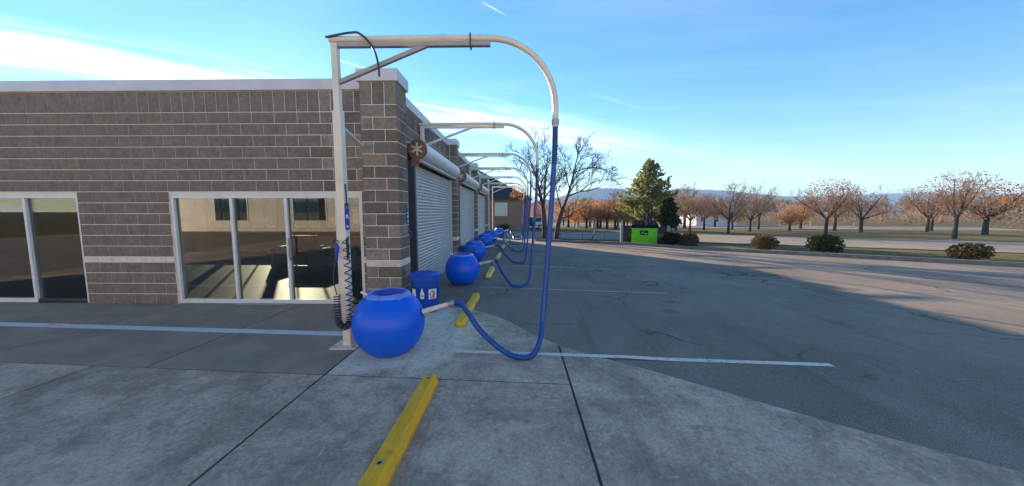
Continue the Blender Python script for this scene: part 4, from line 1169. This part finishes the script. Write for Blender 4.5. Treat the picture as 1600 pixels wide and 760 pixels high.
# ------------------------------------------------------------------ brick house behind the row, white house, parked car
def mat_brick():
    m = bpy.data.materials.new('red brick'); m.use_nodes = True
    T = NT(m.node_tree); b = m.node_tree.nodes['Principled BSDF']
    p = T.node('ShaderNodeTexCoord').outputs['Object']
    x, y, z = T.sep(p)
    v = T.node('ShaderNodeCombineXYZ', {'X': T.math('ADD', x, y), 'Y': z, 'Z': 0.0}).outputs[0]
    br = T.node('ShaderNodeTexBrick', {'Vector': v, 'Color1': (0.36, 0.145, 0.085, 1), 'Color2': (0.23, 0.100, 0.066, 1), 'Mortar': (0.36, 0.28, 0.22, 1), 'Scale': 1.0, 'Mortar Size': 0.008, 'Brick Width': 0.215, 'Row Height': 0.075})
    col = T.mix(T.ramp(T.noise(p, 1.2, 5), [(0.4, 0), (0.7, 0.5)]), br.outputs[0], (0.30, 0.145, 0.095))
    T.l.new(col, b.inputs['Base Color']); b.inputs['Roughness'].default_value = 0.95
    return m
M_brick = mat_brick()
M_roof = mat('dark shingle', (0.028, 0.028, 0.034), 0.9, var=0.3, nscale=3, bump=0.4, bscale=10)
M_siding = mat('white siding', (0.68, 0.68, 0.68), 0.6, var=0.05)
M_blind = mat('cream blind', (0.66, 0.58, 0.42), 0.7, var=0.1, nscale=5)
M_trim = mat('brown trim', (0.06, 0.045, 0.04), 0.7, var=0.1)
def hip_house(x0, x1, y0, y1, zb, ze, zr, rx0, rx1, wallm, label, over=0.35, name='brick_house'):
    root = empty(name, ((x0 + x1) / 2, y0, zb)); tag(root, label, 'house'); O = Vector(root.location)
    def L(mb, n, m, par=None):
        mb.v = [tuple(Vector(v) - O) for v in mb.v]; return mb.build(n, m, par or root)
    L(MB().box(x0, x1, y0, y1, zb - 0.5, ze), 'wall', wallm)
    ym = (y0 + y1) / 2; r = MB()
    a = [(x0 - over, y0 - over, ze - 0.03), (x1 + over, y0 - over, ze - 0.03), (x1 + over, y1 + over, ze - 0.03), (x0 - over, y1 + over, ze - 0.03), (rx0, ym, zr), (rx1, ym, zr)]
    r.add(a, [(0, 1, 5, 4), (1, 2, 5), (2, 3, 4, 5), (3, 0, 4), (3, 2, 1, 0)])
    ro = L(r, 'roof', M_roof)
    fa = MB(); t = over + 0.02
    fa.box(x0 - t, x1 + t, y0 - t - 0.02, y0 - t + 0.02, ze - 0.16, ze + 0.0); fa.box(x1 + t - 0.02, x1 + t + 0.02, y0 - t + 0.021, y1 + t, ze - 0.16, ze)
    L(fa, 'eave_board', M_trim)
    return root, L
zh = -0.75
house, HL = hip_house(-12.0, 1.25, 39.5, 51.0, zh, 3.15, 7.3, -8.0, -5.6, M_brick, 'dark red brick house with dark hip roof behind the end of the row')
w = HL(MB().box(-2.75, -1.30, 39.46, 39.498, 1.12, 2.65), 'window', M_white)
for i, (a, b) in enumerate(((-2.69, -2.05), (-2.00, -1.36))):
    HL(MB().box(a, b, 39.445, 39.458, 1.18, 2.59), 'pane', M_blind, w)
HL(MB().box(-2.83, -1.22, 39.40, 39.495, 1.02, 1.115), 'window_sill', M_kerb, w)
HL(MB().box(0.3, 0.8, 39.40, 39.495, 0.3, 1.0), 'meter_box', M_gpost)
# chimney on the roof
HL(MB().bevbox(-9.2, -8.5, 46.2, 46.9, 5.0, 8.0, 0.01), 'chimney', M_brick)

p = at(1100, 350, 58)
wh, WL = hip_house(p.x - 1.3, p.x + 5.5, 58, 64, -0.82, 1.2, 2.6, p.x + 0.6, p.x + 3.5, M_siding, 'small white house half hidden by brown trees at the right', name='white_house')
for xx in (p.x - 0.6, p.x + 1.6, p.x + 3.8):
    q = WL(MB().box(xx, xx + 0.8, 57.96, 57.995, -0.1, 0.85), 'window', M_cap)
    WL(MB().box(xx + 0.07, xx + 0.73, 57.945, 57.958, -0.03, 0.78), 'pane', M_dark, q)

M_carpaint = mat('white car paint', (0.62, 0.63, 0.65), 0.25, var=0.03)
M_tyre = mat('tyre', (0.015, 0.015, 0.015), 0.85, var=0.2)
M_carglass = mat('car glass', (0.02, 0.025, 0.03), 0.08, var=0.1)
M_lampr = mat('tail lamp red', (0.35, 0.01, 0.01), 0.3, var=0.1)
def parked_car(x, y, rz, label):
    root = empty('parked_car', (x, y, gz(y) - 0.018), rz); tag(root, label, 'car')
    side = [(-2.15, 0.28), (-2.2, 0.62), (-2.05, 0.86), (-1.45, 0.92), (-0.95, 0.95), (2.0, 0.98), (2.2, 0.80), (2.2, 0.35), (2.1, 0.26)]
    b = MB(); b.prism(side, 'x', -0.86, 0.86); bo = b.build('body', M_carpaint, root)
    bv = bo.modifiers.new('b', 'BEVEL'); bv.width = 0.07; bv.segments = 3
    c = MB(); lo = [(-1.15, 0.93), (1.85, 0.96), (1.35, 1.46), (-0.35, 1.46)]
    c.add([(-0.80, u, v) for u, v in lo[:2]] + [(-0.62, u, v) for u, v in lo[2:]] + [(0.80, u, v) for u, v in lo[:2]] + [(0.62, u, v) for u, v in lo[2:]],
          [(0, 1, 2, 3), (7, 6, 5, 4), (0, 4, 5, 1), (1, 5, 6, 2), (2, 6, 7, 3), (3, 7, 4, 0)])
    c.build('cabin_glass', M_carglass, root)
    r = MB().bevbox(-0.63, 0.63, -0.38, 1.38, 1.455, 1.50, 0.02).build('roof', M_carpaint, root)
    for s in (-1, 1):
        for (u0, u1) in ((-1.12, -0.36), (0.45, 0.46), (1.83, 1.35)):
            MB().bar((s * 0.80, u0, 0.94), (s * 0.625, u1, 1.47), 0.06, 0.05).build('roof_pillar', M_carpaint, root)
        for yy in (-1.35, 1.38):
            t = MB().tube([(s * 0.68, yy, 0.32), (s * 0.88, yy, 0.32)], 0.32, 20).build('wheel', M_tyre, root)
            MB().tube([(s * 0.875, yy, 0.32), (s * 0.89, yy, 0.32)], 0.20, 14).build('rim', M_galv, t)
        MB().bevbox(s * 0.68 - 0.13, s * 0.68 + 0.13, -2.215, -2.13, 0.62, 0.76, 0.02).build('headlight', M_stick_w, root)
        MB().bevbox(s * 0.72 - 0.10, s * 0.72 + 0.10, 2.13, 2.215, 0.62, 0.80, 0.02).build('tail_lamp', M_lampr, root)
    MB().box(-0.45, 0.45, -2.222, -2.18, 0.42, 0.58).build('grille', M_dark, root)
pc = at(838, 366, 46)
parked_car(pc.x, 46, math.radians(14), 'white parked car half hidden behind the bare tree trunks')

M_bounce_stucco = mat('pale stucco', (0.72, 0.64, 0.54), 0.9, var=0.06, nscale=1.5, dirt=(0.58, 0.50, 0.41), dirt_amt=0.4, dscale=0.6)
bounce_bldg = empty('bounce_building', (0, -13.0, gz(-13))); tag(bounce_bldg, 'added unseen pale stucco building behind the camera, bouncing warm sunlight forward', 'building')  # added out of view to bounce warm sunlight onto camera-facing surfaces
MB().box(-32, 30, -12, 0, -0.3, 5.6).build('wall', M_bounce_stucco, bounce_bldg)
MB().bevbox(-32.1, 30.1, -12.1, 0.1, 5.603, 6.0, 0.02).build('parapet_cap', M_cap, bounce_bldg)
for k in range(10):
    x = -29 + k * 6.0
    wn = MB().box(x, x + 2.6, 0.003, 0.05, 0.7, 2.5).build('window', M_white, bounce_bldg)
    MB().box(x + 0.08, x + 2.52, 0.052, 0.06, 0.78, 2.42).build('pane', M_carglass, wn)

# ------------------------------------------------------------------ trees
def rnd_perp(d, rng):
    v = Vector((rng.uniform(-1, 1), rng.uniform(-1, 1), rng.uniform(-1, 1)))
    v = v - d * v.dot(d)
    return v.normalized() if v.length > 1e-3 else d.orthogonal().normalized()
def branch(mb, p, d, L, r0, r1, rng, sides, nseg=4, wander=0.16, lift=0.05):
    pts = [p.copy()]; dirs = [d.copy()]; q = p.copy()
    for i in range(nseg):
        d = (d + rnd_perp(d, rng) * rng.uniform(0, wander) + Vector((0, 0, lift))).normalized()
        q = q + d * (L / nseg); pts.append(q.copy()); dirs.append(d.copy())
    mb.tube(pts, [r0 + (r1 - r0) * i / nseg for i in range(nseg + 1)], sides, False)
    return pts, dirs
def twigs(mb, pts, dirs, L, r, level, maxlev, rng, dens, lift, rmin, count):
    n = len(pts) - 1
    num = max(2, int(dens[min(level, len(dens) - 1)] * L + rng.random()))
    for k in range(num):
        t = 0.18 + 0.82 * (k + rng.random()) / num
        j = min(n - 1, int(t * n)); f = t * n - j
        p = pts[j].lerp(pts[j + 1], min(1, f)); d = dirs[j]
        ang = math.radians(rng.uniform(24, 58))
        nd = (d * math.cos(ang) + rnd_perp(d, rng) * math.sin(ang)).normalized()
        nd = (nd + Vector((0, 0, rng.uniform(0, 0.35)))).normalized()
        l = L * rng.uniform(0.36, 0.62) * (1.12 - 0.55 * t)
        if l < 0.10: continue
        rr = max(rmin, r * (1 - 0.7 * t) * 0.62)
        cp, cd = branch(mb, p, nd, l, rr, max(rmin * 0.75, rr * 0.4), rng, 4 if rr > 0.02 else 3, 3 if level > 1 else 4, 0.22, lift)
        count[0] += 1
        if level < maxlev: twigs(mb, cp, cd, l, rr, level + 1, maxlev, rng, dens, lift, rmin, count)
def limb_tree(name, base, limbs, label, seed, group=None, dens=(2.4, 3.4, 4.6, 5.0), maxlev=3, rmin=0.0065):
    rng = random.Random(seed)
    root = empty(name, base); tag(root, label, 'tree', group); O = Vector(base)
    tr = MB(); cr = MB(); cnt = [0]
    for pts, r0, r1, spawn in limbs:
        P = catmull(pts, 5); n = len(P) - 1
        tr.tube(P, [r0 + (r1 - r0) * (i / n) ** 0.8 for i in range(n + 1)], 9, True)
        if spawn:
            D = [(P[min(i + 1, n)] - P[max(i - 1, 0)]).normalized() for i in range(n + 1)]
            L = sum((P[i + 1] - P[i]).length for i in range(n))
            twigs(cr, P, D, L, (r0 + r1) * 0.55, 0, maxlev, rng, dens, 0.03, rmin, cnt)
    for m_ in (tr, cr): m_.v = [tuple(Vector(v) - O) for v in m_.v]
    tr.build('trunk', M_bark, root, True, False); cr.build('crown', M_twig, root, False, False)
    return root
YA = 23.0
def A(px, py, dy=0.0): return at(px, py, YA + dy)
bA = Vector((A(852, 376).x, YA, gz(YA) - 0.06))
limb_tree('bare_tree', bA, [
    ([bA, A(850.5, 350), A(849, 326)], 0.21, 0.155, False),
    ([A(849, 328), A(843, 298, .2), A(836, 272, .3), A(826, 245, .5)], 0.13, 0.035, True),
    ([A(849, 330), A(851, 300, -.3), A(853, 270, -.5), A(856, 246, -.6)], 0.10, 0.03, True),
    ([A(838, 278, .3), A(839, 250, .1), A(840, 228, 0), A(841, 212, 0)], 0.06, 0.015, True),
    ([A(846, 312), A(832, 292, -.6), A(818, 276, -1), A(800, 262, -1.2)], 0.055, 0.014, True),
    ([A(847, 318), A(860, 296, .6), A(872, 280, .9), A(884, 262, 1.1)], 0.05, 0.014, True),
    ([A(849, 328), A(838, 312, .9), A(826, 306, 1.4)], 0.04, 0.012, True),
    ([A(838, 275, .3), A(818, 256, .2), A(802, 246, 0), A(790, 240, 0)], 0.04, 0.010, True)],
    'bare leafless tree with forked trunk, rising behind the hanging hoses', 5, 'bare trees at the lot edge', (2.8, 4.6, 7.0, 7.0), 3, 0.0095)
bB = Vector((A(869, 376).x, YA, gz(YA) - 0.06))
limb_tree('bare_tree', bB, [
    ([bB, A(872.5, 350), A(879, 327)], 0.19, 0.14, False),
    ([A(879, 329), A(888, 303, .2), A(895, 278, .3), A(900, 255, .3), A(904, 236, .2)], 0.115, 0.014, True),
    ([A(886, 308), A(905, 300, -.5), A(925, 297, -.9), A(948, 288, -1.2)], 0.06, 0.012, True),
    ([A(876, 342), A(892, 336, -.5), A(906, 327, -.9), A(920, 322, -1.2)], 0.045, 0.012, True),
    ([A(893, 285, .2), A(912, 268, .7), A(930, 258, 1.0), A(944, 246, 1.2)], 0.05, 0.012, True),
    ([A(878, 330), A(871, 305, .5), A(868, 280, .8), A(868, 258, 1)], 0.06, 0.014, True),
    ([A(890, 296), A(884, 272, -.5), A(882, 250, -.8)], 0.045, 0.012, True),
    ([A(897, 270, .3), A(922, 262, .2), A(945, 266, 0), A(962, 275, -.2)], 0.04, 0.010, True),
    ([A(905, 300, -.5), A(925, 286, -.2), A(950, 280, .2), A(966, 284, .4)], 0.035, 0.010, True)],
    'bare leafless tree leaning right, its crown spread toward the evergreen', 9, 'bare trees at the lot edge', (2.8, 4.6, 7.0, 7.0), 3, 0.0095)

def cards(mb, c, n, sx, sy, sz, smin, smax, rng, shape=None, elong=1.0):
    k = 0
    while k < n:
        u = Vector((rng.uniform(-1, 1), rng.uniform(-1, 1), rng.uniform(-1, 1)))
        if u.length > 1: continue
        if shape and not shape(u): continue
        p = Vector((c[0] + u.x * sx, c[1] + u.y * sy, c[2] + u.z * sz))
        s = rng.uniform(smin, smax); a = rnd_perp(Vector((0, 0, 1)), rng); d = Vector((rng.gauss(0, 1), rng.gauss(0, 1), rng.gauss(0, 1))).normalized()
        e = d.cross(a)
        e = e.normalized() if e.length > 1e-3 else d.orthogonal().normalized()
        d = d * s * elong; e = e * s
        o = len(mb.v)
        mb.v += [tuple(p - d * .5), tuple(p + e * .35), tuple(p + d * .5), tuple(p - e * .35)]
        mb.f.append((o, o + 1, o + 2, o + 3)); k += 1
# dead brown leaves still hanging on the left tree
rng = random.Random(3)
tA = [o for o in COL.objects if o.name.startswith('bare_tree')][0]
mbl = MB()
for px, py, n, s in ((812, 300, 130, .45), (818, 309, 100, .4), (806, 294, 70, .35), (803, 304, 50, .3)):
    q = A(px, py, 0.8) - bA; cards(mbl, q, n, s, s, s * .8, .06, .13, rng)
mbl.build('dead_leaves', M_bleaf, tA, False, False)

# evergreen behind the dumpster
def evergreen(base, H, R, seed, label, m1, mname='evergreen_tree', zlow=0.16, dens=1.0, skew=0.0):
    rng = random.Random(seed)
    root = empty(mname, base); tag(root, label, 'tree')
    tr = MB()
    tr.tube([(0, 0, -0.1), (0.04, 0, H * .3), (-0.03, 0.02, H * .65), (0.02, 0, H * .97)], [H * .028, H * .022, H * .012, .012], 9, True)
    for s in (-1, 1):
        tr.tube([(s * 0.05, 0, H * .02), (s * .28, .1 * s, H * .25), (s * .34, .1, H * .6), (s * .3, .1, H * .8)], [H * .018, H * .014, H * .008, .01], 7, True)
    nd = MB(); br = MB()
    nb = int(120 * dens)
    for i in range(nb):
        t = zlow + (1 - zlow) * (i + rng.random()) / nb
        prof = (1 - t) ** 0.86 * (0.35 + 0.65 * min(1, (t - zlow + 0.06) / 0.16))
        L = R * prof * rng.choice((0.65, 0.85, 1.0, 1.08, 1.22)) * rng.uniform(0.85, 1.1) + 0.10
        az = rng.uniform(0, 2 * PI)
        tiltup = 0.10 + 0.55 * t + rng.uniform(-.15, .2)
        d = Vector((math.cos(az), math.sin(az), tiltup)).normalized()
        p = Vector((rng.uniform(-.1, .1) + skew * (1 - t), rng.uniform(-.1, .1), H * t))
        pts = [p]; q = p.copy(); dd = d.copy()
        for k in range(4):
            dd = (dd + Vector((0, 0, -0.10 + 0.10 * k)) + rnd_perp(dd, rng) * .12).normalized(); q = q + dd * L / 4; pts.append(q.copy())
        br.tube(pts, [.022, .018, .014, .009, .005], 4, False)
        nc = int(31 * L / R * 2.0 * dens) + 10
        for k in range(nc):
            f = rng.uniform(0.22, 1.0) ** 0.8; j = min(3, int(f * 4)); c = pts[j].lerp(pts[j + 1], f * 4 - j)
            sp = 0.04 + 0.075 * (1.1 - f) * L
            c = c + Vector((rng.gauss(0, sp), rng.gauss(0, sp), rng.gauss(0, sp * .7)))
            out = (dd + rnd_perp(dd, rng) * .9 + Vector((0, 0, .25))).normalized()
            s = rng.uniform(.13, .27); e = rnd_perp(out, rng) * s * .30
            o = len(nd.v)
            nd.v += [tuple(c), tuple(c + out * s * .5 + e), tuple(c + out * s), tuple(c + out * s * .5 - e)]
            nd.f.append((o, o + 1, o + 2, o + 3))
    tr.build('trunk', M_bark, root, True, False); br.build('branches', M_bark, root, False, False); nd.build('crown', m1, root, False, False)
    return root
YE = 25.0
pe = at(1011, 372, YE)
evergreen((pe.x, YE, gz(YE) - 0.06), at(1011, 252, YE).z - gz(YE), 3.05, 21, 'tall ragged evergreen tree behind the green dumpster', M_needle, zlow=0.24, dens=1.2)
pe2 = at(1043, 372, 23.2)
evergreen((pe2.x, 23.2, gz(23.2) - 0.06), 2.75, 0.92, 22, 'short dark evergreen at the right foot of the tall evergreen', M_needle2, zlow=0.3, dens=0.8)

# shrubs along the far edge of the lot
def shrub(px, Y, w, h, m, n, label, name='shrub', grp=None, X=None, boxy=False):
    rng = random.Random(int(px * 7 + Y * 13))
    x = at(px, 372, Y).x if X is None else X
    root = empty(name, (x, Y, gz(Y) - 0.05)); tag(root, label, 'shrub', grp)
    st = MB()
    for k in range(9):
        a = rng.uniform(0, 2 * PI); d = Vector((math.cos(a) * .6, math.sin(a) * .6, 1)).normalized()
        branch(st, Vector((0, 0, 0)), d, h * .8, .022, .006, rng, 4)
    st.build('stems', M_bark, root, False, False)
    mb = MB()
    sh = (lambda u: u.z > -0.8 and rng.random() < u.length ** 2.2)
    for k in range(7):
        a = 2 * PI * k / 7; cards(mb, (math.cos(a) * w * .24, math.sin(a) * w * .22, h * rng.uniform(.46, .56)), n // 8, w * .34, w * .32, h * rng.uniform(.40, .47), .05, .12, rng, sh)
    cards(mb, (0, 0, h * .56), n // 8, w * .38, w * .36, h * .44, .05, .12, rng, sh)
    mb.build('leaves', m, root, False, False)
shrub(1051, 18.6, 0.92, 0.80, M_hedge, 3400, 'clipped dark green shrub right of the dumpster gate')
shrub(1077, 17.9, 0.85, 0.82, M_shrub, 2600, 'olive brown shrub beside the clipped dark green one')
shrub(1064, 18.3, 0.40, 0.38, M_yelleaf, 700, 'small bright yellow shrub between the dark green and brown ones')
shrub(787, 38.6, 1.5, 0.8, M_hedge, 900, 'dark low shrub at the foot of the brick house wall')
for k, (X, Y, w, h, m, lab) in enumerate(((11.6, 16.0, 1.0, 0.8, M_shrub, 'brown shrub behind the kerb, first beyond the olive brown one'), (13.4, 14.9, 1.2, 0.9, M_hedge, 'dark green shrub behind the kerb, right of the lot'), (16.6, 12.6, 1.0, 0.7, M_shrub, 'brown shrub at the far right of the kerb'))):
    shrub(900 + k, Y, w, h, m, 2200, lab, X=X)

# rows of small park trees on the field
def park_tree_mesh(seed, leafm, nleaf, H=4.4, twigm=None, lowleaf=False):
    rng = random.Random(seed)
    tr = MB(); cr = MB(); cnt = [0]
    h0 = H * .26
    tr.tube([(0, 0, -.1), (rng.uniform(-.05, .05), 0, h0 * .6), (0, 0, h0 * 1.05)], [.19, .15, .15], 8, True)
    for k in range(7):
        a = 2 * PI * k / 7 + rng.uniform(-.3, .3); el = rng.uniform(.55, 1.25)
        d = Vector((math.cos(a) * math.cos(el), math.sin(a) * math.cos(el), math.sin(el)))
        L = H * rng.uniform(.42, .62)
        P, D = branch(tr, Vector((0, 0, h0)), d, L, .085, .022, rng, 5, 5, .2, .04)
        twigs(cr, P, D, L, .045, 0, 2, rng, (2.6, 4.2, 5.0), .02, .012, cnt)
    lf = MB()
    if nleaf:
        cards(lf, (0, 0, H * .56), nleaf, H * .42, H * .42, H * .36, .08, .18, rng, (lambda u: u.z < 0.2 or rng.random() < .35) if lowleaf else None)
    me = [tr.mesh('trunk'), cr.mesh('crown'), lf.mesh('leaves') if nleaf else None]
    me[0].materials.append(M_barkdark); me[1].materials.append(twigm or M_twigfar)
    if nleaf: me[2].materials.append(leafm)
    return me
protoB = [park_tree_mesh(31 + i, M_bleaf, (1500, 1900, 900, 2300, 400)[i], (4.4, 4.1, 4.9, 3.9, 5.2)[i], None, True) for i in range(5)]
protoO = park_tree_mesh(41, M_oleaf, 2600, 3.6)
protoBig = [park_tree_mesh(51 + i, M_woods, (1500, 900, 2000)[i], (7.0, 7.4, 6.4)[i]) for i in range(3)]
def put_tree(name, meshes, x, y, s, rz, label, group=None, sz=1.0):
    r = empty(name, (x, y, gz(y) - 0.06), rz); r.scale = (s, s, s * sz); tag(r, label, 'tree', group)
    for n, me in zip(('trunk', 'crown', 'leaves'), meshes):
        if me: link(n, me, None, r)
rng = random.Random(77)
NTH = ['first', 'second', 'third', 'fourth', 'fifth', 'sixth', 'seventh', 'eighth', 'ninth', 'tenth', 'eleventh', 'twelfth', 'thirteenth', 'fourteenth']
row = [(888, 50), (916.5, 46), (921.5, 54), (933.5, 47), (938, 49), (948.5, 45.5), (961.5, 44), (975, 42.5), (990, 41.5), (1006, 41)]
for k, (px, Y) in enumerate(row):
    put_tree('park_tree', protoB[k % 3 if k != 5 else 3], at(px, 355, Y).x, Y, rng.uniform(1.0, 1.15), rng.uniform(0, 6), f'{NTH[k]} small brown park tree from the left in the row with dark trunks', 'small park trees in a row on the field')
scat = [(-3, 56), (0.5, 54), (3.4, 58), (8, 60), (14, 62), (19, 52), (23, 47), (27, 43), (31, 39), (36, 36), (42, 31), (30, 52), (38, 46), (48, 40)]
scat.sort(key=lambda q: q[0] / q[1])
for k, (X, Y) in enumerate(scat):
    put_tree('park_tree', protoB[(k * 3 + 1) % 5], X, Y, rng.uniform(.72, 1.25), rng.uniform(0, 6), f'{NTH[k]} from the left of the small park trees scattered outside the row', 'scattered small park trees')
put_tree('orange_tree', protoO, at(899, 350, 53).x, 53, .82, 1.0, 'low orange-leaved autumn tree glowing left of the dark trunks')
put_tree('orange_tree', protoO, at(980, 350, 60).x, 60, .8, 2.4, 'low orange-leaved autumn tree behind the left dumpster gate')
put_tree('orange_tree', protoO, at(1028, 350, 52).x, 52, .62, 4.0, 'low orange-leaved autumn tree behind the evergreen trunks')
for k, (X, Y, s, lab) in enumerate(((17.2, 34, .66, 'pinkish brown bare tree just right of the evergreen'), (20.4, 33, .70, 'broad pinkish brown bare tree at the right, before the white house'), (27, 30, .85, 'large bare tree on the right verge, first after the white house'),
                                 (33, 26, .8, 'large bare tree far right on the verge'), (13.5, 46, .72, 'bare tree behind the evergreen crown'), (-17, 54, 1.0, 'bare tree behind the brick house'), (15.6, 39, .70, 'pinkish brown bare tree between the evergreen and the white house'), (18.6, 40, .74, 'bare tree standing in front of the white house, left one'),
                                 (22.4, 41, .76, 'bare tree standing in front of the white house, right one'), (25.2, 37, .66, 'slender bare tree right of the white house'), (31, 44, .8, 'bare tree in the right field, set back from the road'),
                                 (37, 40, .9, 'bare tree in the right field, nearer the far road'), (44, 37, .8, 'bare tree at the right end of the field'))):
    put_tree('bare_tree', protoBig[k % 3], X, Y, s, k * 1.3, lab)
rngc = random.Random(5); mbc = MB(); cards(mbc, (0, 0, 4.6), 900, 1.5, 1.5, 1.4, .15, .35, rngc)
g = empty('yellow_green_tree', (at(913, 340, 85).x, 85, gz(85) - .06)); tag(g, 'yellow green tree crown rising above the brown row', 'tree')
mbc.build('crown', M_woodsgreen, g, False, False); MB().tube([(0, 0, -.1), (0, 0, 4.0)], [.2, .1], 7).build('trunk', M_barkdark, g)

# far woods: one mass
def far_woods():
    rng = random.Random(99); mb = MB()
    def clump(x, y, h, w, n):
        for i in range(n):
            a = rng.uniform(0, 2 * PI); t = rng.random() ** .6
            r = w * math.sqrt(rng.random()) * math.sin(PI * min(.97, .12 + .85 * t)) ** .7
            p = Vector((x + r * math.cos(a), y + r * math.sin(a), gz(y) + h * t))
            d = Vector((math.cos(a) * .6, math.sin(a) * .6, rng.uniform(.2, 1.5))).normalized()
            s = rng.uniform(.35, .95); e = rnd_perp(d, rng) * s * rng.uniform(.05, .14)
            o = len(mb.v); mb.v += [tuple(p - d * s * .5), tuple(p + e), tuple(p + d * s * .5), tuple(p - e)]; mb.f.append((o, o + 1, o + 2, o + 3))
        o = len(mb.v); q = .12
        mb.v += [(x - q, y, gz(y) - .1), (x + q, y, gz(y) - .1), (x + q * .5, y, gz(y) + h * .6), (x - q * .5, y, gz(y) + h * .6)]; mb.f.append((o, o + 1, o + 2, o + 3))
    for row, (Y, n, h) in enumerate(((72, 30, 4.4), (88, 38, 5.2), (100, 34, 5.6), (116, 36, 6.4), (136, 36, 7.2))):
        for i in range(n):
            k = -0.55 + 2.35 * (i + rng.random()) / n
            clump(k * Y, Y + rng.uniform(-5, 5) - max(0, k - .3) * 28, h * rng.uniform(.8, 1.12), rng.uniform(1.9, 3.2), 330)
    o = mb.build('far_woods', M_woods, None, False, False); stuff(o)
    o['label'] = 'brown winter woods below the blue hills'; o['category'] = 'woods'
far_woods()

# dry leaves blown against the kerb and over the verge
def litter():
    rng = random.Random(12); mb = MB()
    for i in range(2600):
        k = rng.random(); a, b = LOT_EDGE[1 if k > .5 else 0], LOT_EDGE[2 if k > .5 else 1]
        if rng.random() < .25: a, b = LOT_EDGE[2], LOT_EDGE[3]
        t = rng.random(); x = a[0] + (b[0] - a[0]) * t; y = a[1] + (b[1] - a[1]) * t
        off = abs(rng.gauss(0, 1.0)) + .2; x += off * .5; y += off * .85
        s = rng.uniform(.03, .08); z = gz(y) - 0.05 + rng.uniform(.0, .03)
        ang = rng.uniform(0, 6.3); c, n = math.cos(ang) * s, math.sin(ang) * s
        o = len(mb.v); mb.v += [(x - c, y - n, z), (x + n * .5, y - c * .5, z + rng.uniform(0, .04)), (x + c, y + n, z), (x - n * .5, y + c * .5, z + rng.uniform(0, .04))]; mb.f.append((o, o + 1, o + 2, o + 3))
    o = mb.build('leaf_litter', M_bleaf, None, False, False); stuff(o); o['label'] = 'dry brown leaves strewn behind the lot kerb'; o['category'] = 'leaves'
litter()

# ------------------------------------------------------------------ haze
def haze():
    m = bpy.data.materials.new('thin haze'); m.use_nodes = True
    T = NT(m.node_tree); T.n.clear()
    v = T.node('ShaderNodeVolumePrincipled', {'Color': (0.42, 0.66, 1.0, 1), 'Density': 0.00055, 'Anisotropy': 0.0})
    T.l.new(v.outputs[0], T.node('ShaderNodeOutputMaterial').inputs['Volume'])
    o = MB().box(-6500, 6500, -100, 4600, -8, 110).build('haze', m); stuff(o)
    o['label'] = 'thin blue air haze over the far hills'; o['category'] = 'haze'
HAZE = True
if HAZE: haze()
